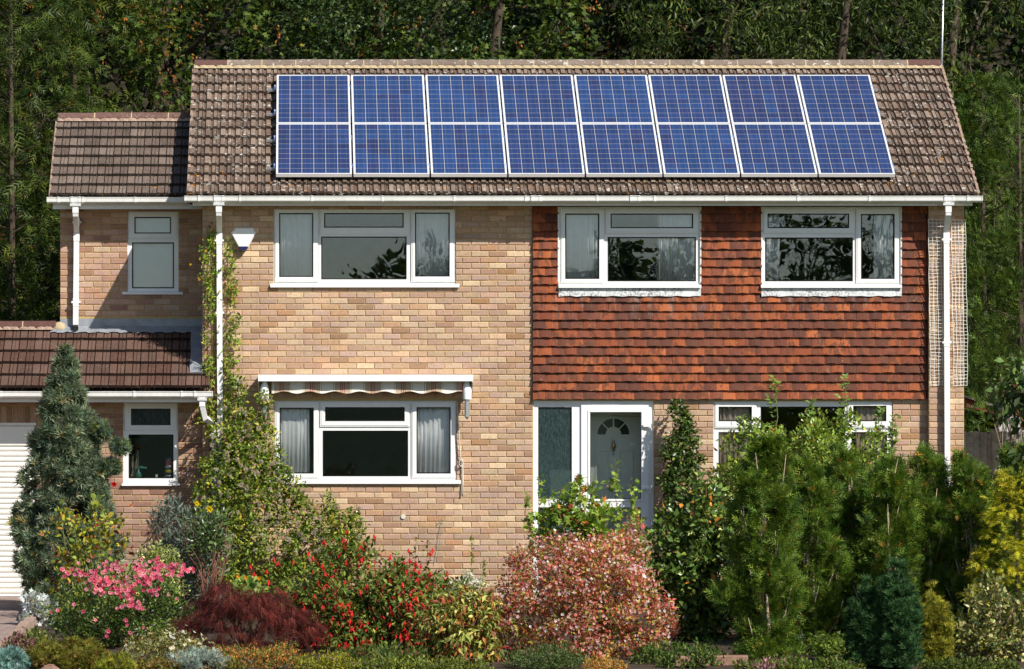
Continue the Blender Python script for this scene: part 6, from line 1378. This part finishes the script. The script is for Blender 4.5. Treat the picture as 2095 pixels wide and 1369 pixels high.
mat_plant('dark green thyme-like mat between dogwood and pink bush', 1030, 1215, 1318, -11.6, 'leaf', 5200, .028, [(.022, .040, .016), (.042, .066, .028), (.07, .095, .04)], [3, 4, 2], 'thyme_mat', .07, 'leaf')
mat_plant('dark leafy low plants under the fuchsia', 700, 880, 1325, -11.2, 'leaf', 2600, .05, [(.022, .038, .012), (.045, .065, .02), (.09, .11, .03), (.16, .05, .03)], [3, 4, 2, .7], 'low_shrub', .09, 'leaf')
mat_plant('copper-tinted low shrub at the foot of the pink bush', 1190, 1290, 1346, -12.2, 'leaf', 1500, .034, [(.22, .13, .04), (.28, .18, .06), (.09, .08, .025), (.30, .10, .05)], None, 'low_shrub', .06, 'leaf')
mat_plant('purple-leaved dwarf plant at the edge of the drive', 0, 70, 1296, -10.1, 'round', 800, .036, [(.12, .055, .055), (.19, .10, .09), (.08, .035, .04), (.07, .08, .03)], None, 'heuchera', .06, 'leaf', .4, 30)
mat_plant('small leafy plants spilling over the edging blocks', 45, 112, 1290, -9.3, 'leaf', 1100, .045, [(.03, .05, .015), (.06, .09, .02), (.26, .20, .10)], [3, 3, 1], 'low_shrub', .08, 'leaf', .4, 36)
mat_plant('pink heather at the foot of the leftmost hedge cypress', 1540, 1615, 1352, -12.1, 'slim', 900, .05, [(.30, .14, .17), (.22, .10, .12), (.08, .09, .03)], None, 'heather_mat', .06, 'leaf_matt', .9, 30)
mat_plant('low green undergrowth beneath the hedge', 1640, 1760, 1300, -10.1, 'leaf', 1700, .055, [(.03, .05, .014), (.06, .09, .02), (.10, .14, .03)], None, 'low_shrub', .1, 'leaf', .3)
for lab, p0, p1, top, cols in (('bronze-green bugle carpet at the very bottom, left third', 250, 520, 1352, [(.05, .055, .015), (.09, .085, .02), (.12, .06, .03)]), ('fresh green low carpet at the very bottom, under the dogwood', 690, 1010, 1350, [(.035, .05, .012), (.07, .09, .02), (.13, .14, .03)]), ('low ferny carpet at the very bottom beneath the hedge', 1500, 1770, 1352, [(.03, .045, .012), (.05, .08, .018), (.10, .12, .03)]), ('short leafy carpet at the very bottom under the holly', 1880, 2100, 1352, [(.03, .045, .012), (.06, .08, .02)])):
    mat_plant(lab, p0, p1, top, -12.1, 'leaf', 4200, .04, cols, None, 'ground_carpet', .07, 'leaf', .5, 120, .5)
mat_plant('trailing dark green plant on the bare soil behind the brown edging blocks', 1290, 1500, 1322, -10.9, 'leaf', 3000, .05, [(.02, .036, .012), (.04, .065, .02), (.08, .11, .03)], [3, 4, 2], 'low_shrub', .09, 'leaf', .3)
rk = thing('garden_rock', (wx(100, -12.2), -12.2, 0), 'reddish brown rock among the heather at the bottom left', 'rock')
mb = MB(); mb.lathe([(.11, -.02), (.13, .03), (.10, .08), (.05, .11), (0, .12)], (wx(100, -12.2), -12.2, -.02), 11); mb.v = [(a + random.uniform(-.02, .02), b + random.uniform(-.02, .02), c + random.uniform(-.012, .012)) for a, b, c in mb.v]; mb.build('stone', 'rock', rk)
# weeds along the wall foot
for a, lab in ((965, 'spindly green weed against the brick wall, taller one'), (990, 'short green weed against the brick wall beside the taller one')):
    w_ = thing('wall_weed', (wx(a, -.6), -.6, 0), lab, 'weed', 'weeds at the foot of the wall'); top = 1100 if a == 965 else 1140; mb = MB(); mb.tube([(wx(a, -.6), -.6, 0), (wx(a - 1, -.6), -.6, wz(top, -.6))], [.005, .002], 4); mb.build('stem', 'stem_green', w_); m = 70; q = rng.random(m)
    P = np.stack([np.full(m, wx(a, -.6)), np.full(m, -.6), q * wz(top, -.6)], 1); foliage('leaves', w_, 'leaf', P, sph(m) + np.array([0, -.2, .3]), sph(m), .045, pal(m, [(.07, .11, .025), (.12, .17, .04)]), 'leaf')

# ------------------------------------------------------------------ trees across the road behind the camera (seen mirrored in the panes)
for px, h, rw, lab in ((640, 7.9, 3.2, 'roadside tree mirrored in the left upper window'), (800, 8.4, 2.6, 'roadside tree mirrored at the middle of the left upper window'), (915, 8.9, 2.2, 'roadside tree mirrored at the right of the left upper window'), (1300, 9.2, 2.0, 'roadside tree mirrored in the middle upper window'), (1365, 8.5, 2.4, 'small roadside tree mirrored in the middle upper window'), (1640, 10.8, 4.2, 'roadside tree mirrored in the corner window'), (1760, 10.2, 3.0, 'roadside tree mirrored at the right of the corner window'), (1190, 8.2, 2.6, 'low roadside tree mirrored left in the middle window')):
    y = -150.; x = wx(px) * (1 + 150 / DIST); n = 1200; t = thing('roadside_tree', (x, y, 0), lab, 'tree', 'trees across the road')
    mb = MB(); mb.tube([(x, y, 0), (x + .1, y, h * .5), (x, y, h * .9)], [.2, .14, .04], 7); mb.build('trunk', 'bark', t, True)
    cen, out = ell_cl((x, y, h * .62), (rw, 2.0, h * .38), 60, .5, .2, .2); P, D, Nn = clumped(cen, out, .6, n, .6, .8, .1); foliage('crown', t, 'leaf', P, D, Nn, .55, pal(n, [(.02, .035, .012), (.035, .055, .018), (.06, .08, .025)]), 'leaf')

for ob in bpy.data.objects:
    if ob.parent is not None and ob.name.split('.')[0] in ('flowers', 'twigs', 'seed_keys'): ob['kind'] = 'stuff'
